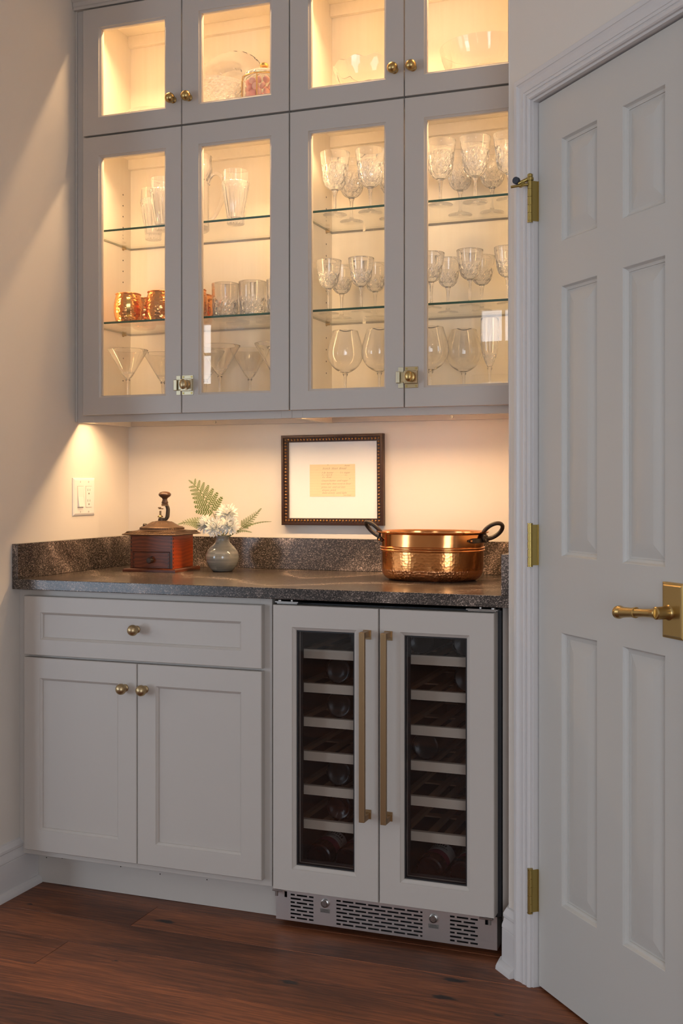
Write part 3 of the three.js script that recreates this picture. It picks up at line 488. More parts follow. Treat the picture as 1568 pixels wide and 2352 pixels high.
// bottles lying in the racks, bases outward
{
  const bodyG = lathe([[0, 0.0055], [0.010, 0.0052], [0.0215, 0.0040], [0.0265, 0.0006], [0.031, 0], [0.0350, 0.0022], [0.0370, 0.0075], [0.0372, 0.19], [0.034, 0.208], [0.022, 0.228], [0.0155, 0.246], [0.0148, 0.290], [0.0160, 0.292], [0.0160, 0.302], [0, 0.302]], 36, 0.6).rotateX(-Math.PI / 2);
  const dots = join(Array.from({ length: 40 }, (_, i) => new THREE.SphereGeometry(0.0011, 6, 4).translate(0.0325 * Math.cos(i * Math.PI / 20), 0.0325 * Math.sin(i * Math.PI / 20), -0.0004)));
  const labelTex = canvasTexture(256, 128, (c, w, h) => {
    c.fillStyle = '#d8cfc6'; c.fillRect(0, 0, w, h); c.fillStyle = '#8c3348'; c.fillRect(0, 84, w, 44); c.fillStyle = '#4a4240'; for (let x = 84; x < 172; x += 15) c.fillRect(x, 16, 7 + 4 * rnd(), 19); for (let x = 70; x < 186; x += 8) c.fillRect(x, 45 + 2 * rnd(), 3 + 4 * rnd(), 9); c.fillRect(60, 64, w - 120, 2);
  });
  const labG = new THREE.CylinderGeometry(0.03735, 0.03735, 0.085, 36, 1, true, -1.5, 3.0).rotateX(-Math.PI / 2).translate(0, 0, -0.082);
  const proto = (mat, label) => {
    const b = new THREE.Group(); b.name = 'wine_bottle'; b.userData = { label: '', category: 'bottle', group: 'wine bottles lying in the wine fridge' };
    mesh('glass', bodyG, mat, b); mesh('base_dots', dots, mat, b).userData.kind = 'stuff'; mesh('foil', cyl(0.0164, 0.06, [0, 0, -0.275], 'z', 24), M.darkWood, b);
    if (label) mesh('label', labG, std([1, 1, 1], 0.6, { map: labelTex }), b);
    return b;
  };
  const A = proto(M.bottle, false), B = proto(M.bottleRed, true), R = 0.0373;
  const put = (src, x, y, z, label) => { const c = src.clone(); c.name = numbered('wine_bottle'); c.userData = { ...src.userData, label }; c.position.set(x, y, z); c.rotation.z = rr(-0.4, 0.4); scene.add(c); };
  const rk = (k) => 0.7435 - k * 0.0921 - 0.005 + R + 0.0004;
  put(A, 1.040, rk(0), 0.535, 'dark wine bottle lying on the topmost rack behind the left fridge door');
  put(A, 0.972, rk(1), 0.535, 'dark wine bottle lying on the second rack from the top behind the left fridge door');
  put(A, 0.975, rk(2), 0.535, 'dark wine bottle lying on the third rack from the top behind the left fridge door');
  put(A, 0.973, rk(4), 0.535, 'dark wine bottle lying on the fifth rack from the top behind the left fridge door');
  put(B, 0.975, rk(5), 0.535, 'red wine bottle lying on the lowest rack behind the left fridge door');
  put(A, 1.205, rk(0), 0.535, 'dark wine bottle at the left of the topmost rack behind the right fridge door');
  put(A, 1.326, rk(0), 0.535, 'dark wine bottle at the right of the topmost rack behind the right fridge door');
  put(A, 1.330, rk(1), 0.535, 'dark wine bottle lying on the second rack from the top behind the right fridge door');
  put(A, 1.217, rk(3), 0.535, 'dark wine bottle lying on the fourth rack from the top behind the right fridge door');
  const fl = 0.1285 + R + 0.012;
  put(B, 0.920, fl, 0.545, 'labelled red wine bottle on the fridge floor behind the left door, the left one');
  put(B, 1.004, fl, 0.545, 'labelled red wine bottle on the fridge floor behind the left door, the right one');
  put(B, 1.232, fl, 0.545, 'labelled red wine bottle on the fridge floor behind the right door, the left one');
  put(B, 1.322, fl, 0.545, 'labelled red wine bottle on the fridge floor behind the right door, the right one');
  const cradle = thing('bottle_cradle', 'wooden cradle on the floor of the wine fridge under the lowest bottles', 'rack', [0, 0, 0], 0);
  for (const [a, b] of [[0.852, 1.1045], [1.1475, 1.403]]) for (const z of [0.30, 0.47]) mesh('bar', box(a, 0.1284, z, b, 0.1400, z + 0.03), M.rack, cradle);
}

// ───────────────────────── on the walls: switch plate, framed card
{
  const g = thing('switch_plate', 'white double wall plate with a rocker switch and a two-socket outlet above the left upstand', 'switch', [0, 1.1495, 0.2785], Math.PI / 2);
  // local x runs towards the back wall
  mesh('plate', grid([ring(-0.0615, -0.0605, 0.0615, 0.0605, 0), ring(-0.0615, -0.0605, 0.0615, 0.0605, 0.0022), ring(-0.0615, -0.0605, 0.0615, 0.0605, 0.0042, 0.0028), ring(-0.0615, -0.0605, 0.0615, 0.0605, 0.0058, 0.0075)], true, false, true), M.plastic, g);
  const cx = [-0.0235, 0.0235];
  for (const x of cx) { mesh('insert_gap', box(x - 0.0172, -0.0345, 0.0056, x + 0.0172, 0.0345, 0.0060), M.slot, g); mesh('insert', box(x - 0.0166, -0.0339, 0.0045, x + 0.0166, 0.0339, 0.0067, 0.0006), M.plastic, g); }
  mesh('rocker', grid([[[-0.0385, 0.0315, 0.006], [-0.0385, 0.0315, 0.0068], [-0.0385, 0, 0.0072], [-0.0385, -0.0315, 0.0118], [-0.0385, -0.0315, 0.006]], [[-0.0085, 0.0315, 0.006], [-0.0085, 0.0315, 0.0068], [-0.0085, 0, 0.0072], [-0.0085, -0.0315, 0.0118], [-0.0085, -0.0315, 0.006]]], false, true, true), M.plastic, g);
  mesh('outlet_slots', join([0.0172, -0.0172].flatMap((y) => [box(0.0163, y + 0.001, 0.0064, 0.0178, y + 0.0085, 0.0070), box(0.0292, y + 0.0015, 0.0064, 0.0307, y + 0.008, 0.0070), cyl(0.0026, 0.0006, [0.0235, y - 0.007, 0.0067], 'z', 14)])), M.slot, g);
  mesh('screw', join(cx.flatMap((x) => [0.048, -0.048].map((y) => cyl(0.0030, 0.0012, [x, y, 0.0060], 'z', 14)))), M.plastic, g);
  mesh('screw_slot', join(cx.flatMap((x) => [0.048, -0.048].map((y) => box(x - 0.0005, y - 0.0025, 0.0064, x + 0.0005, y + 0.0025, 0.0068)))), M.slot, g);
}
{
  const g = thing('picture_frame', 'dark wood frame with gold beading round a handwritten recipe card on white mat', 'picture', [0.7555, 1.2035, 0.0008], 0);
  g.rotation.z = 0.006;
  const w = 0.174, h = 0.1452, R = (i, z) => ring(-w, -h, w, h, z, i);
  mesh('frame', grid([R(0, 0), R(0, 0.020), R(0.001, 0.0212), R(0.0078, 0.0225), R(0.0088, 0.0212), R(0.0095, 0.0170), R(0.0195, 0.0150), R(0.0200, 0.0165), R(0.0215, 0.0160), R(0.0225, 0.0135), R(0.0225, 0.004), R(0, 0)], true, false, false, 0.35), M.frameWood, g);
  const bead = [], sph = (x, y, hz) => { const s = new THREE.SphereGeometry(0.0040, 10, 8); s.scale(hz ? 0.86 : 1.05, hz ? 1.05 : 0.86, 1); s.translate(x, y, 0.0166); bead.push(s); };
  const bx = w - 0.0146, by = h - 0.0146, nx = 29, ny = 25;
  for (let i = 0; i <= nx; i++) for (const s of [-1, 1]) sph(mix(-bx, bx, i / nx), s * by, true);
  for (let i = 1; i < ny; i++) for (const s of [-1, 1]) sph(s * bx, mix(-by, by, i / ny), false);
  mesh('beading', join(bead), M.frameGold, g).userData.kind = 'stuff';
  mesh('mat_board', box(-w + 0.0215, -h + 0.0215, 0.0042, w - 0.0215, h - 0.0215, 0.0072), M.mat, g);
  const card = canvasTexture(768, 560, (c, W, H) => {
    c.fillStyle = '#ead2ab'; c.fillRect(0, 0, W, H);
    for (let i = 0; i < 900; i++) { c.fillStyle = `rgba(150,105,60,${0.03 * rnd()})`; c.fillRect(rnd() * W, rnd() * H, 60 * rnd(), 8 * rnd()); }
    c.strokeStyle = 'rgba(190,120,80,0.35)'; c.lineWidth = 1.5; for (let k = 0; k < 10; k++) { c.beginPath(); c.moveTo(0, 95 + k * 47); c.lineTo(W, 95 + k * 47); c.stroke(); }
    c.fillStyle = 'rgba(95,80,70,0.55)';
    const line = (t, x, y, s = 38) => { c.save(); c.translate(x, y); c.transform(1, 0, -0.42, 1, 0, 0); c.font = `${s}px serif`; c.fillText(t, 0, 0); c.restore(); };
    line('Butter', 590, 34, 30); line('Scotch  Short  Bread', 215, 86, 42); line('1 lb  butter', 200, 158); line('1 c  sugar', 510, 158); line('1 c  rice fl.', 200, 196); line('3 c.', 590, 200, 30); line('4 c  flour', 210, 234);
    line('Cream butter  and sugar', 200, 296); line('until light, then work in flour', 190, 350, 36); line('press out  and cut into', 195, 408); line('shapes, prick', 205, 460); line('Bake slowly  until light', 210, 508); line('one hour', 570, 546, 30);
    c.beginPath(); c.arc(312, 10, 6, 0, 7); c.arc(680, 252, 6, 0, 7); c.fill();
  });
  mesh('recipe_card', box(-0.0790, -0.0535, 0.0072, 0.0765, 0.0500, 0.0080), std([1, 1, 1], 0.85, { map: card }), g);
}

// ───────────────────────── on the worktop
const TOP = 0.9143;
{ // coffee mill
  const g = thing('coffee_grinder', 'antique wooden box coffee grinder with cast iron lid and turned crank knob', 'coffee grinder', [0.2425, TOP, 0.198], 0.045);
  const b = 0.0915, s = 0.0735, yb = 0.0105, yt = 0.1140;
  mesh('base_board', metric(grid([[0, 0, 0.002], [0.003, 0, 0], [0.0075, 0, 0], [0.0105, 0.0035, 0]].map(([y, i]) => [[-b + i, y, b - i], [b - i, y, b - i], [b - i, y, -b + i], [-b + i, y, -b + i]]), true, true, true)), M.grinder, g);
  mesh('front_panel', metric(box(-s, 0.063, s - 0.008, s - 0.0, yt, s, 0.0006), false, 0.03, 0.1), M.grinder, g);
  mesh('side_panel', metric(box(s - 0.008, yb, -s, s + 0.0006, yt, s - 0.0002, 0.0006), false, 0.1, 0), M.grinderSide, g);
  mesh('side_panel', metric(box(-s, yb, -s, -s + 0.008, yt, s - 0.0085, 0.0006)), M.grinderSide, g);
  mesh('back_panel', metric(box(-s + 0.008, yb, -s, s - 0.008, yt, -s + 0.008)), M.grinder, g);
  mesh('corner_post', metric(box(-s, yb, s - 0.008, -s + 0.0085, 0.0628, s, 0.0005)), M.grinder, g); mesh('corner_post', metric(box(s - 0.0090, yb, s - 0.008, s, 0.0628, s, 0.0005)), M.darkWood, g);
  mesh('dark_interior', box(-s + 0.0086, yb, s - 0.016, s - 0.0092, 0.0628, s - 0.010), M.black, g);
  const d = mesh('drawer', metric(box(-s + 0.0095, yb + 0.0006, s - 0.010, s - 0.0102, 0.0616, s - 0.0006, 0.0008), false, 0.21, 0.17), M.grinder, g);
  mesh('drawer_knob', lathe([[0, 0], [0.0085, 0], [0.0075, 0.003], [0.0055, 0.006], [0.0085, 0.0095], [0.0100, 0.0135], [0.0080, 0.0170], [0, 0.0178]], 20).rotateX(Math.PI / 2).translate(-0.001, 0.036, s - 0.0006), M.darkWood, d);
  mesh('drawer_pin', cyl(0.0015, 0.012, [0.003, 0.047, s + 0.003], 'z', 8), M.iron, d);
  const j = []; for (let k = 0; k < 8; k++) { const y = 0.014 + k * 0.0125; if (k >= 4) { j.push(box(-s + 0.0012, y, s - 0.001, -s + 0.0055, y + 0.0055, s + 0.0003)); j.push(box(s - 0.0065, y, s - 0.001, s - 0.0015, y + 0.0055, s + 0.0003)); } else { j.push(box(-s + 0.0105, y, s - 0.002, -s + 0.0140, y + 0.0055, s - 0.0004)); j.push(box(s - 0.0165, y, s - 0.002, s - 0.0112, y + 0.0055, s - 0.0004)); } j.push(box(s + 0.0002, y, s - 0.0075, s + 0.0009, y + 0.0055, s - 0.0025)); }
  mesh('finger_joints', join(j), M.darkWood, g).userData.kind = 'stuff';
  // cast iron top: spreading ribbed plate, stepped dome with leaf relief
  const pt = 0.0935, P = (i, y) => [[-pt + i, y, pt - i], [pt - i, y, pt - i], [pt - i, y, -pt + i], [-pt + i, y, -pt + i]];
  mesh('iron_plate', grid([P(0.012, yt), P(0.001, yt + 0.0015), P(0, yt + 0.0035), P(0.002, yt + 0.005), P(0.012, yt + 0.0080), P(0.022, yt + 0.0130), P(0.036, yt + 0.0150)], true, true, true), M.castIron, g);
  const ribs = []; for (const q of [0, 1, 2, 3]) for (let k = 0; k < 34; k++) { const r = box(-0.0011, 0, 0, 0.0011, 0.0016, 0.0165); r.rotateX(0.42); r.translate(mix(-0.084, 0.084, k / 33), yt + 0.0118, 0.0735); r.rotateY(q * Math.PI / 2); ribs.push(r); }
  mesh('plate_ribs', join(ribs), M.castIron, g).userData.kind = 'stuff';
  const dy = yt + 0.0135;
  mesh('dome_lid', lathe([[0.076, dy - 0.001], [0.077, dy + 0.001], [0.074, dy + 0.0025], [0.0705, dy + 0.003], [0.0690, dy + 0.010], [0.0660, dy + 0.0125], [0.0575, dy + 0.0140], [0.0530, dy + 0.0165], [0.0440, dy + 0.0215], [0.030, dy + 0.0275], [0.018, dy + 0.0305], [0, dy + 0.032]], 56, 0.5), M.castIron, g);
  const nub = []; for (let k = 0; k < 60; k++) { const a = k / 60 * 6.2832, q = box(-0.0014, 0, -0.0012, 0.0014, 0.0058, 0.0012, 0.0004); q.translate(0, dy + 0.0038, 0.0700); q.rotateY(a); nub.push(q); }
  for (let k = 0; k < 14; k++) { const q = new THREE.SphereGeometry(1, 8, 5); q.scale(0.0042, 0.0018, 0.011); q.rotateX(0.5); q.translate(0, dy + 0.0235, 0.037); q.rotateY(k / 14 * 6.2832); nub.push(q); }
  mesh('lid_relief', join(nub), M.castIron, g).userData.kind = 'stuff';
  mesh('lid_catch', join([lathe([[0, 0], [0.0062, 0], [0.0068, 0.004], [0.004, 0.0075], [0, 0.008]], 14).translate(-0.055, dy + 0.0145, 0.012), box(-0.060, dy + 0.013, 0.006, -0.043, dy + 0.0165, 0.018, 0.001)]), M.iron, g);
  // crank: arm swept up from the hub to the knob
  const c = new THREE.Group(); c.name = 'crank'; g.add(c); const hy = dy + 0.0305; c.scale.y = 0.87; c.position.y = hy * 0.13;
  const arm = spline([[-0.004, hy + 0.004], [0.010, hy + 0.004], [0.018, hy + 0.013], [0.0205, hy + 0.030], [0.0205, hy + 0.046], [0.015, hy + 0.0575], [0.004, hy + 0.060]], 26);
  const armW = (t) => 0.0085 - 0.003 * t; 
  mesh('arm', grid(arm.map(([x, y], i) => { const t = i / 26, p0 = arm[Math.max(0, i - 1)], p1 = arm[Math.min(26, i + 1)], L = Math.hypot(p1[0] - p0[0], p1[1] - p0[1]), nx = -(p1[1] - p0[1]) / L * 0.0036, ny = (p1[0] - p0[0]) / L * 0.0036, w = armW(t); return [[x + nx, y + ny, w], [x - nx, y - ny, w], [x - nx, y - ny, -w], [x + nx, y + ny, -w]]; }), true, true, true, 0.5), M.iron, c);
  mesh('hub', lathe([[0, hy - 0.002], [0.0105, hy - 0.002], [0.0115, hy + 0.002], [0.0095, hy + 0.010], [0.006, hy + 0.0115], [0, hy + 0.0115]], 20).translate(-0.002, 0, 0), M.iron, c);
  mesh('adjusting_screw', join([cyl(0.0032, 0.030, [-0.006, hy + 0.022, 0], 'y', 12), lathe([[0, 0], [0.008, 0], [0.0088, 0.003], [0.006, 0.007], [0.004, 0.0085], [0, 0.0085]], 16).translate(-0.006, hy + 0.013, 0), box(-0.0115, hy + 0.043, -0.002, 0.0045, hy + 0.0465, 0.002, 0.001), cyl(0.005, 0.004, [-0.009, hy + 0.0485, 0], 'y', 12)]), M.tin, c);
  const kb = mesh('knob', lathe([[0, 0], [0.0105, 0], [0.0115, 0.003], [0.0095, 0.0055], [0.0110, 0.0085], [0.0098, 0.0135], [0.0080, 0.0185], [0.0078, 0.0225], [0.0098, 0.0265], [0.0165, 0.0315], [0.0200, 0.0365], [0.0196, 0.0420], [0.0150, 0.0475], [0.0070, 0.0502], [0, 0.0508]], 36, 0.9), phy([0.085, 0.040, 0.020], 0.28), c); kb.position.set(0.010, hy + 0.058, 0);
  mesh('ferrule', cyl(0.0108, 0.005, [0.010, hy + 0.0575, 0], 'y', 24), M.tin, c);
}
{ // vase with white flowers and fern
  const streak = texture(64, 256, (u, v) => { const q = noise(u * 2, v * 46, 101) * 0.6 + noise(u * 5, v * 110, 102) * 0.4; return mixc([0.49, 0.48, 0.44], [0.58, 0.565, 0.52], smooth(0.25, 0.8, q)); }, true, [1, 1]);
  const vx = 0.4455, vz = 0.174;
  const g = thing('bud_vase', 'small round grey-green glazed bud vase holding the white flowers', 'vase', [vx, TOP, vz], 0);
  const pr = spline([[0.0275, 0.0015], [0.0305, 0.0012], [0.0410, 0.0120], [0.0505, 0.0310], [0.0530, 0.0470], [0.0490, 0.0630], [0.0370, 0.0780], [0.0255, 0.0885], [0.0205, 0.0985], [0.0205, 0.1045], [0.0225, 0.1090], [0.0235, 0.1115]], 40).map((p) => [p[0], p[1]]);
  const g0 = new THREE.LatheGeometry([[0, 0.0015], ...pr, [0.0225, 0.1135], [0.0205, 0.1120], [0.0178, 0.1040], [0.019, 0.09], [0.030, 0.075], [0, 0.06]].map((p) => new THREE.Vector2(...p)), 56);
  mesh('body', creased(flat(g0), 1.2), phy([1, 1, 1], 0.12, { map: streak, clearcoat: 0.6, clearcoatRoughness: 0.05 }), g);
  // chrysanthemum: several whorls of narrow petals
  const petalGeo = (L, W, curl) => { const n = 4, rows = []; for (let i = 0; i <= n; i++) { const t = i / n, w = W * Math.sin(Math.PI * Math.min(0.93, 0.14 + 0.80 * t)) , a = curl * t * t; rows.push([[-w, L * t * Math.sin(a) + 0.0009, L * t * Math.cos(a)], [0, L * t * Math.sin(a) - 0.0006, L * t * Math.cos(a)], [w, L * t * Math.sin(a) + 0.0009, L * t * Math.cos(a)]]); } return grid(rows); };
  const bloomGeo = (R) => {
    const list = [];
    for (const [n, el, L, W, cu] of [[15, -0.25, 1.0, 0.145, -0.1], [17, 0.02, 1.0, 0.145, 0.12], [16, 0.28, 0.94, 0.135, 0.25], [14, 0.55, 0.84, 0.125, 0.35], [12, 0.82, 0.72, 0.11, 0.45], [9, 1.08, 0.58, 0.10, 0.4], [6, 1.3, 0.44, 0.09, 0.3]])
      for (let k = 0; k < n; k++) { const p = petalGeo(R * L * rr(0.9, 1.08), R * W * rr(0.9, 1.1), cu + rr(-0.12, 0.12)); p.rotateZ(rr(-0.3, 0.3)); p.rotateX(-(el + rr(-0.13, 0.13))); p.rotateY((k + rr(-0.3, 0.3)) / n * 6.2832 + el * 7); list.push(p); }
    return join(list);
  };
  const blooms = [bloomGeo(0.0345), bloomGeo(0.0345)];
  const heads = [[-0.046, 0.150, 0.026, 0.75, 0.55, 'left-facing white chrysanthemum, lowest at the fern side'], [-0.004, 0.141, 0.046, 1.05, 0.0, 'white chrysanthemum facing forward just above the vase mouth'], [0.040, 0.147, 0.030, 0.85, -0.5, 'white chrysanthemum leaning to the right, beside the frame-side fern'], [0.018, 0.184, 0.002, 0.55, -0.1, 'topmost white chrysanthemum of the bunch'], [-0.016, 0.184, -0.022, 0.2, 0.3, 'half-hidden white chrysanthemum behind the others, against the tall fern']];
  heads.forEach(([x, y, z, tx, tz, label], i) => {
    const f = thing('chrysanthemum', label, 'flower', [vx + x, TOP + y, vz + z], 0, 'white chrysanthemums in the bud vase');
    const h = mesh('petals', blooms[i % 2], M.petal, f); h.rotation.set(tx, 0, tz); if (i === 4) h.scale.setScalar(0.7); if (i === 3) h.scale.setScalar(1.06);
    const core = mesh('flower_centre', new THREE.SphereGeometry(0.006, 10, 6).translate(0, 0.004, 0), M.petalCore, f); core.rotation.set(tx, 0, tz);
    mesh('stem', tube([[0, 0, 0], [-x * 0.35, -0.025, -z * 0.4], [-x * 0.82, -(y - 0.112) - 0.002, -z * 0.82], [-x * 0.9, -(y - 0.09), -z * 0.9]], 0.0016, 10, 6), M.fernStem, f);
  });
  // fern fronds: a curved stalk with paired leaflets, each cut into lobes
  const pinna = (L) => { const list = [], n = 7; for (let k = 0; k < n; k++) for (const s of [-1, 1]) { const t = (k + 0.6) / (n + 0.4), l = L * 0.145 * Math.pow(1 - t, 0.5) * (k === 0 ? 0.85 : 1) + L * 0.015, w = L * 0.044; const lob = new THREE.CircleGeometry(1, 8); lob.scale(l, w, 1); lob.translate(l * 0.85, 0, 0); lob.rotateZ(s > 0 ? 0.95 : -0.95); lob.translate(L * t, 0, 0.0004 * s); list.push(lob); } list.push(new THREE.CircleGeometry(1, 6).scale(L * 0.09, L * 0.022, 1).translate(L * 0.95, 0, 0), box(0, -L * 0.012, -0.0003, L, L * 0.012, 0.0003)); return join(list); };
  const PIN = pinna(0.04);
  function frond(label, base, tip, bend, L0, n, facing, skip = 0) {
    const f = thing('fern_frond', label, 'fern', [vx, TOP, vz], 0, 'fern sprays in the bud vase');
    const b = V(...base), t = V(...tip), m = b.clone().lerp(t, 0.5).add(V(...bend)), cv = new THREE.QuadraticBezierCurve3(b, m, t);
    mesh('stalk', new THREE.TubeGeometry(cv, 20, 0.0011, 6), M.fernStem, f);
    for (let k = 0; k < n; k++) for (const s of [-1, 1]) {
      const u = mix(skip, 0.97, (k + (s > 0 ? 0 : 0.35)) / n), p = cv.getPoint(u), d = cv.getTangent(u), up = V(...facing), side = up.clone().cross(d).normalize().multiplyScalar(s);
      const dir = d.clone().multiplyScalar(mix(0.42, 0.8, u)).add(side).normalize(), zz = dir.clone().cross(d).normalize(), yy = zz.clone().cross(dir);
      const l = L0 * Math.pow(1 - u * 0.86, 0.85), o = mesh('leaflet', PIN, M.fern, f);
      o.matrixAutoUpdate = true; const q = new THREE.Matrix4().makeBasis(dir, yy, zz); o.quaternion.setFromRotationMatrix(q); o.position.copy(p); o.scale.setScalar(l / 0.04);
    }
    const o = mesh('leaflet', PIN, M.fern, f), d = cv.getTangent(1), sd = V(...facing).cross(d).normalize(); o.quaternion.setFromRotationMatrix(new THREE.Matrix4().makeBasis(d, sd, d.clone().cross(sd))); o.position.copy(cv.getPoint(0.96)); o.scale.setScalar(0.45);
  }
  frond('tallest fern spray, rising up and left above the white flowers', [-0.004, 0.10, -0.006], [-0.104, 0.282, 0.012], [0.016, 0.040, 0], 0.078, 7, [0.25, 0.1, 1], 0.36);
  frond('fern spray drooping low to the left, towards the coffee grinder', [-0.006, 0.10, 0.006], [-0.118, 0.152, 0.050], [0.01, 0.045, 0], 0.040, 8, [0.2, 0.6, 1], 0.5);
  frond('fern spray reaching right and up towards the picture frame', [0.008, 0.10, -0.006], [0.112, 0.190, -0.03], [0.012, 0.0, 0], 0.034, 8, [0.2, 0.5, 1], 0.45);
  frond('fern spray lying flat to the right behind the white flowers', [0.008, 0.10, -0.004], [0.148, 0.158, -0.02], [0, 0.026, 0], 0.030, 9, [0.0, 1.0, 0.35], 0.42);
  frond('short fern tip low at the right under the white flowers', [0.008, 0.10, 0.006], [0.100, 0.128, 0.022], [0, 0.022, 0], 0.030, 6, [0.0, 0.9, 0.5], 0.5);
}
{ // copper pot: oval, hammered, one ring of beading and two iron handles
  const g = thing('copper_pot', 'large oval hammered copper pot with two dark iron loop handles', 'pot', [1.1530, TOP, 0.243], -0.02);
  g.scale.setScalar(0.957);
  const A = 0.156, B = 0.118, N = 96;
  const oval = (k, y, ex = 0) => { const row = []; for (let i = 0; i < N; i++) { const t = i / N * 6.2832, c = Math.cos(t), s = Math.sin(t), e = 2 / 2.35; row.push([(A * k + ex) * Math.sign(c) * Math.pow(Math.abs(c), e), y, -(B * k + ex) * Math.sign(s) * Math.pow(Math.abs(s), e)]); } return row; };
  const wrap = (rows, y0) => { const q = grid(rows, true), uv = q.attributes.uv, p = q.attributes.position; for (let i = 0; i < uv.count; i++) uv.setXY(i, uv.getX(i) * 0.96, p.getY(i) + (y0 ?? 0)); return creased(q, 0.8); };
  mesh('lower_body', (() => { const q = grid([[0.80, 0.001], [0.835, 0.0012], [0.885, 0.005], [0.935, 0.0125], [0.965, 0.0215], [0.978, 0.033]].map(([k, y]) => oval(k, y)), true, true, false), uv = q.attributes.uv, p = q.attributes.position; for (let i = 0; i < uv.count; i++) uv.setXY(i, uv.getX(i) * 0.96, p.getY(i)); return creased(q, 0.8); })(), M.copperWorn, g);
  mesh('hammered_band', wrap([[0.978, 0.033], [0.984, 0.045], [0.987, 0.058], [0.990, 0.072], [0.993, 0.0865]].map(([k, y]) => oval(k, y))), M.copperHammered, g);
  mesh('bead_ring', wrap([[0, 0.0865], [0.0032, 0.0880], [0.0042, 0.0905], [0.0034, 0.0930], [0.0008, 0.0945], [0.0008, 0.0952], [0.0034, 0.0963], [0.0042, 0.0985], [0.0034, 0.1005], [0, 0.1020]].map(([e, y]) => oval(0.993, y, e))), M.copper, g);
  mesh('upper_band', wrap([[0.994, 0.102], [0.996, 0.115], [0.997, 0.130], [1.0, 0.1395]].map(([k, y]) => oval(k, y))), M.copper, g);
  mesh('rim', wrap([[0.000, 0.1380], [0.004, 0.1395], [0.0105, 0.1415], [0.0135, 0.1430], [0.0142, 0.1448], [0.0128, 0.1466], [0.0095, 0.1468], [0.003, 0.1445], [-0.0012, 0.1415]].map(([e, y]) => oval(1, y, e))), M.copper, g);
  mesh('inside', (() => { const q = grid([[1, 0.1415, -0.0012], [0.99, 0.12, -0.002], [0.982, 0.05, -0.002], [0.95, 0.018, -0.002], [0.86, 0.006, -0.002], [0.5, 0.004, 0]].map(([k, y, e]) => oval(k, y, e)), true, false, true); return creased(q, 0.8); })(), M.copper, g);
  for (const s of [-1, 1]) {
    const h = new THREE.Group(); h.name = 'handle'; g.add(h);
    const tor = []; for (let i = 0; i < 40; i++) { const a = i / 40 * 6.2832; const c = 1 - Math.cos(a), w = 0.024 * Math.sin(a); tor.push(V(s * (0.160 + 0.0265 * c - 0.36 * w), 0.129 + 0.0200 * c + 0.50 * w, 0.80 * w)); }
    mesh('loop', new THREE.TubeGeometry(new THREE.CatmullRomCurve3(tor, true), 64, 0.0062, 10, true), M.iron, h);
    mesh('bracket', (() => { const rows = []; const n = 22; for (let i = 0; i <= n; i++) { const t = mix(-0.62, 0.62, i / n), c = Math.cos(t), q = Math.sin(t), e = 2 / 2.35, ex = 0.0012, x = s * (A + ex) * Math.pow(c, e), z = (B + ex) * Math.sign(q) * Math.pow(Math.abs(q), e), n2 = V(s * Math.pow(c, 1.2) / A, 0, Math.sign(q) * Math.pow(Math.abs(q), 1.2) / B).normalize(), w = 0.0075 * Math.min(1, 0.35 + 6 * Math.min(i, n - i) / n); rows.push([[x, 0.121 - w, z], [x + n2.x * 0.004, 0.121 - w * 0.8, z + n2.z * 0.004], [x + n2.x * 0.004, 0.121 + w * 0.8, z + n2.z * 0.004], [x, 0.121 + w, z]]); } return grid(rows, true, true, true); })(), M.iron, h);
    mesh('eye', join([new THREE.TorusGeometry(0.0095, 0.0048, 8, 18).rotateY(Math.PI / 2).rotateZ(s * 0.3).translate(s * 0.1635, 0.1275, 0.012), new THREE.TorusGeometry(0.0095, 0.0048, 8, 18).rotateY(Math.PI / 2).rotateZ(s * 0.3).translate(s * 0.1635, 0.1275, -0.012)]), M.iron, h);
    mesh('rivet', join([-1, 1].map((q) => new THREE.SphereGeometry(0.0036, 10, 6).translate(s * 0.1425, 0.121, q * 0.0755))), M.copper, h);
  }
}

// ───────────────────────── glass and copper in the wall cabinets
// turned glass: outer wall up to the rim, inner wall back down; cut(angle, height) gives the depth of the cutting in metres
function glassGeo(outer, inner, seg, cut) {
  const rowOf = ([r, y], c) => Array.from({ length: seg }, (_, i) => { const a = i / seg * 6.2832, q = Math.max(1e-5, r - (c ? c(a, y) : 0)); return [q * Math.cos(a), y, -q * Math.sin(a)]; });
  const O = outer.map((p) => rowOf(p, cut)), I = inner.map((p) => rowOf(p));
  if (!cut) return grid([...O, ...I], true, false, false, 0.9);
  // the cut zone wears the second material
  const deep = outer.map(([, y]) => { let m = 0; for (let k = 0; k < 24; k++) m = Math.max(m, cut(k * 0.2618 + 0.03, y)); return m > 0.0004; });
  let a = deep.indexOf(true), b = deep.lastIndexOf(true); a = Math.max(0, a - 1); b = Math.min(O.length - 1, b + 1);
  const parts = [[...O.slice(b), ...I], O.slice(a, b + 1)]; if (a > 0) parts.push(O.slice(0, a + 1));
  const gs = parts.map((rows, i) => grid(rows, true, false, false, i === 1 ? 0.3 : 0.9)), g = mergeGeometries(gs, true); g.groups.forEach((q, i) => { q.materialIndex = i === 1 ? 1 : 0; }); return g;
}
const GLASSES = [M.crystal, M.cutCrystal];
const glassMat = (g) => (g.groups.length ? GLASSES : M.crystal);
const tri = (x) => Math.abs(2 * (x - Math.floor(x)) - 1);
const diamonds = (n, y0, y1, pitch, depth) => (a, y) => { if (y < y0 || y > y1) return 0; const f = Math.min(1, (y - y0) / 0.006, (y1 - y) / 0.006), p = a / 6.2832 * n, q = y / pitch; return depth * f * Math.max(smooth(0.55, 1, tri(p + q)), smooth(0.55, 1, tri(p - q))); };
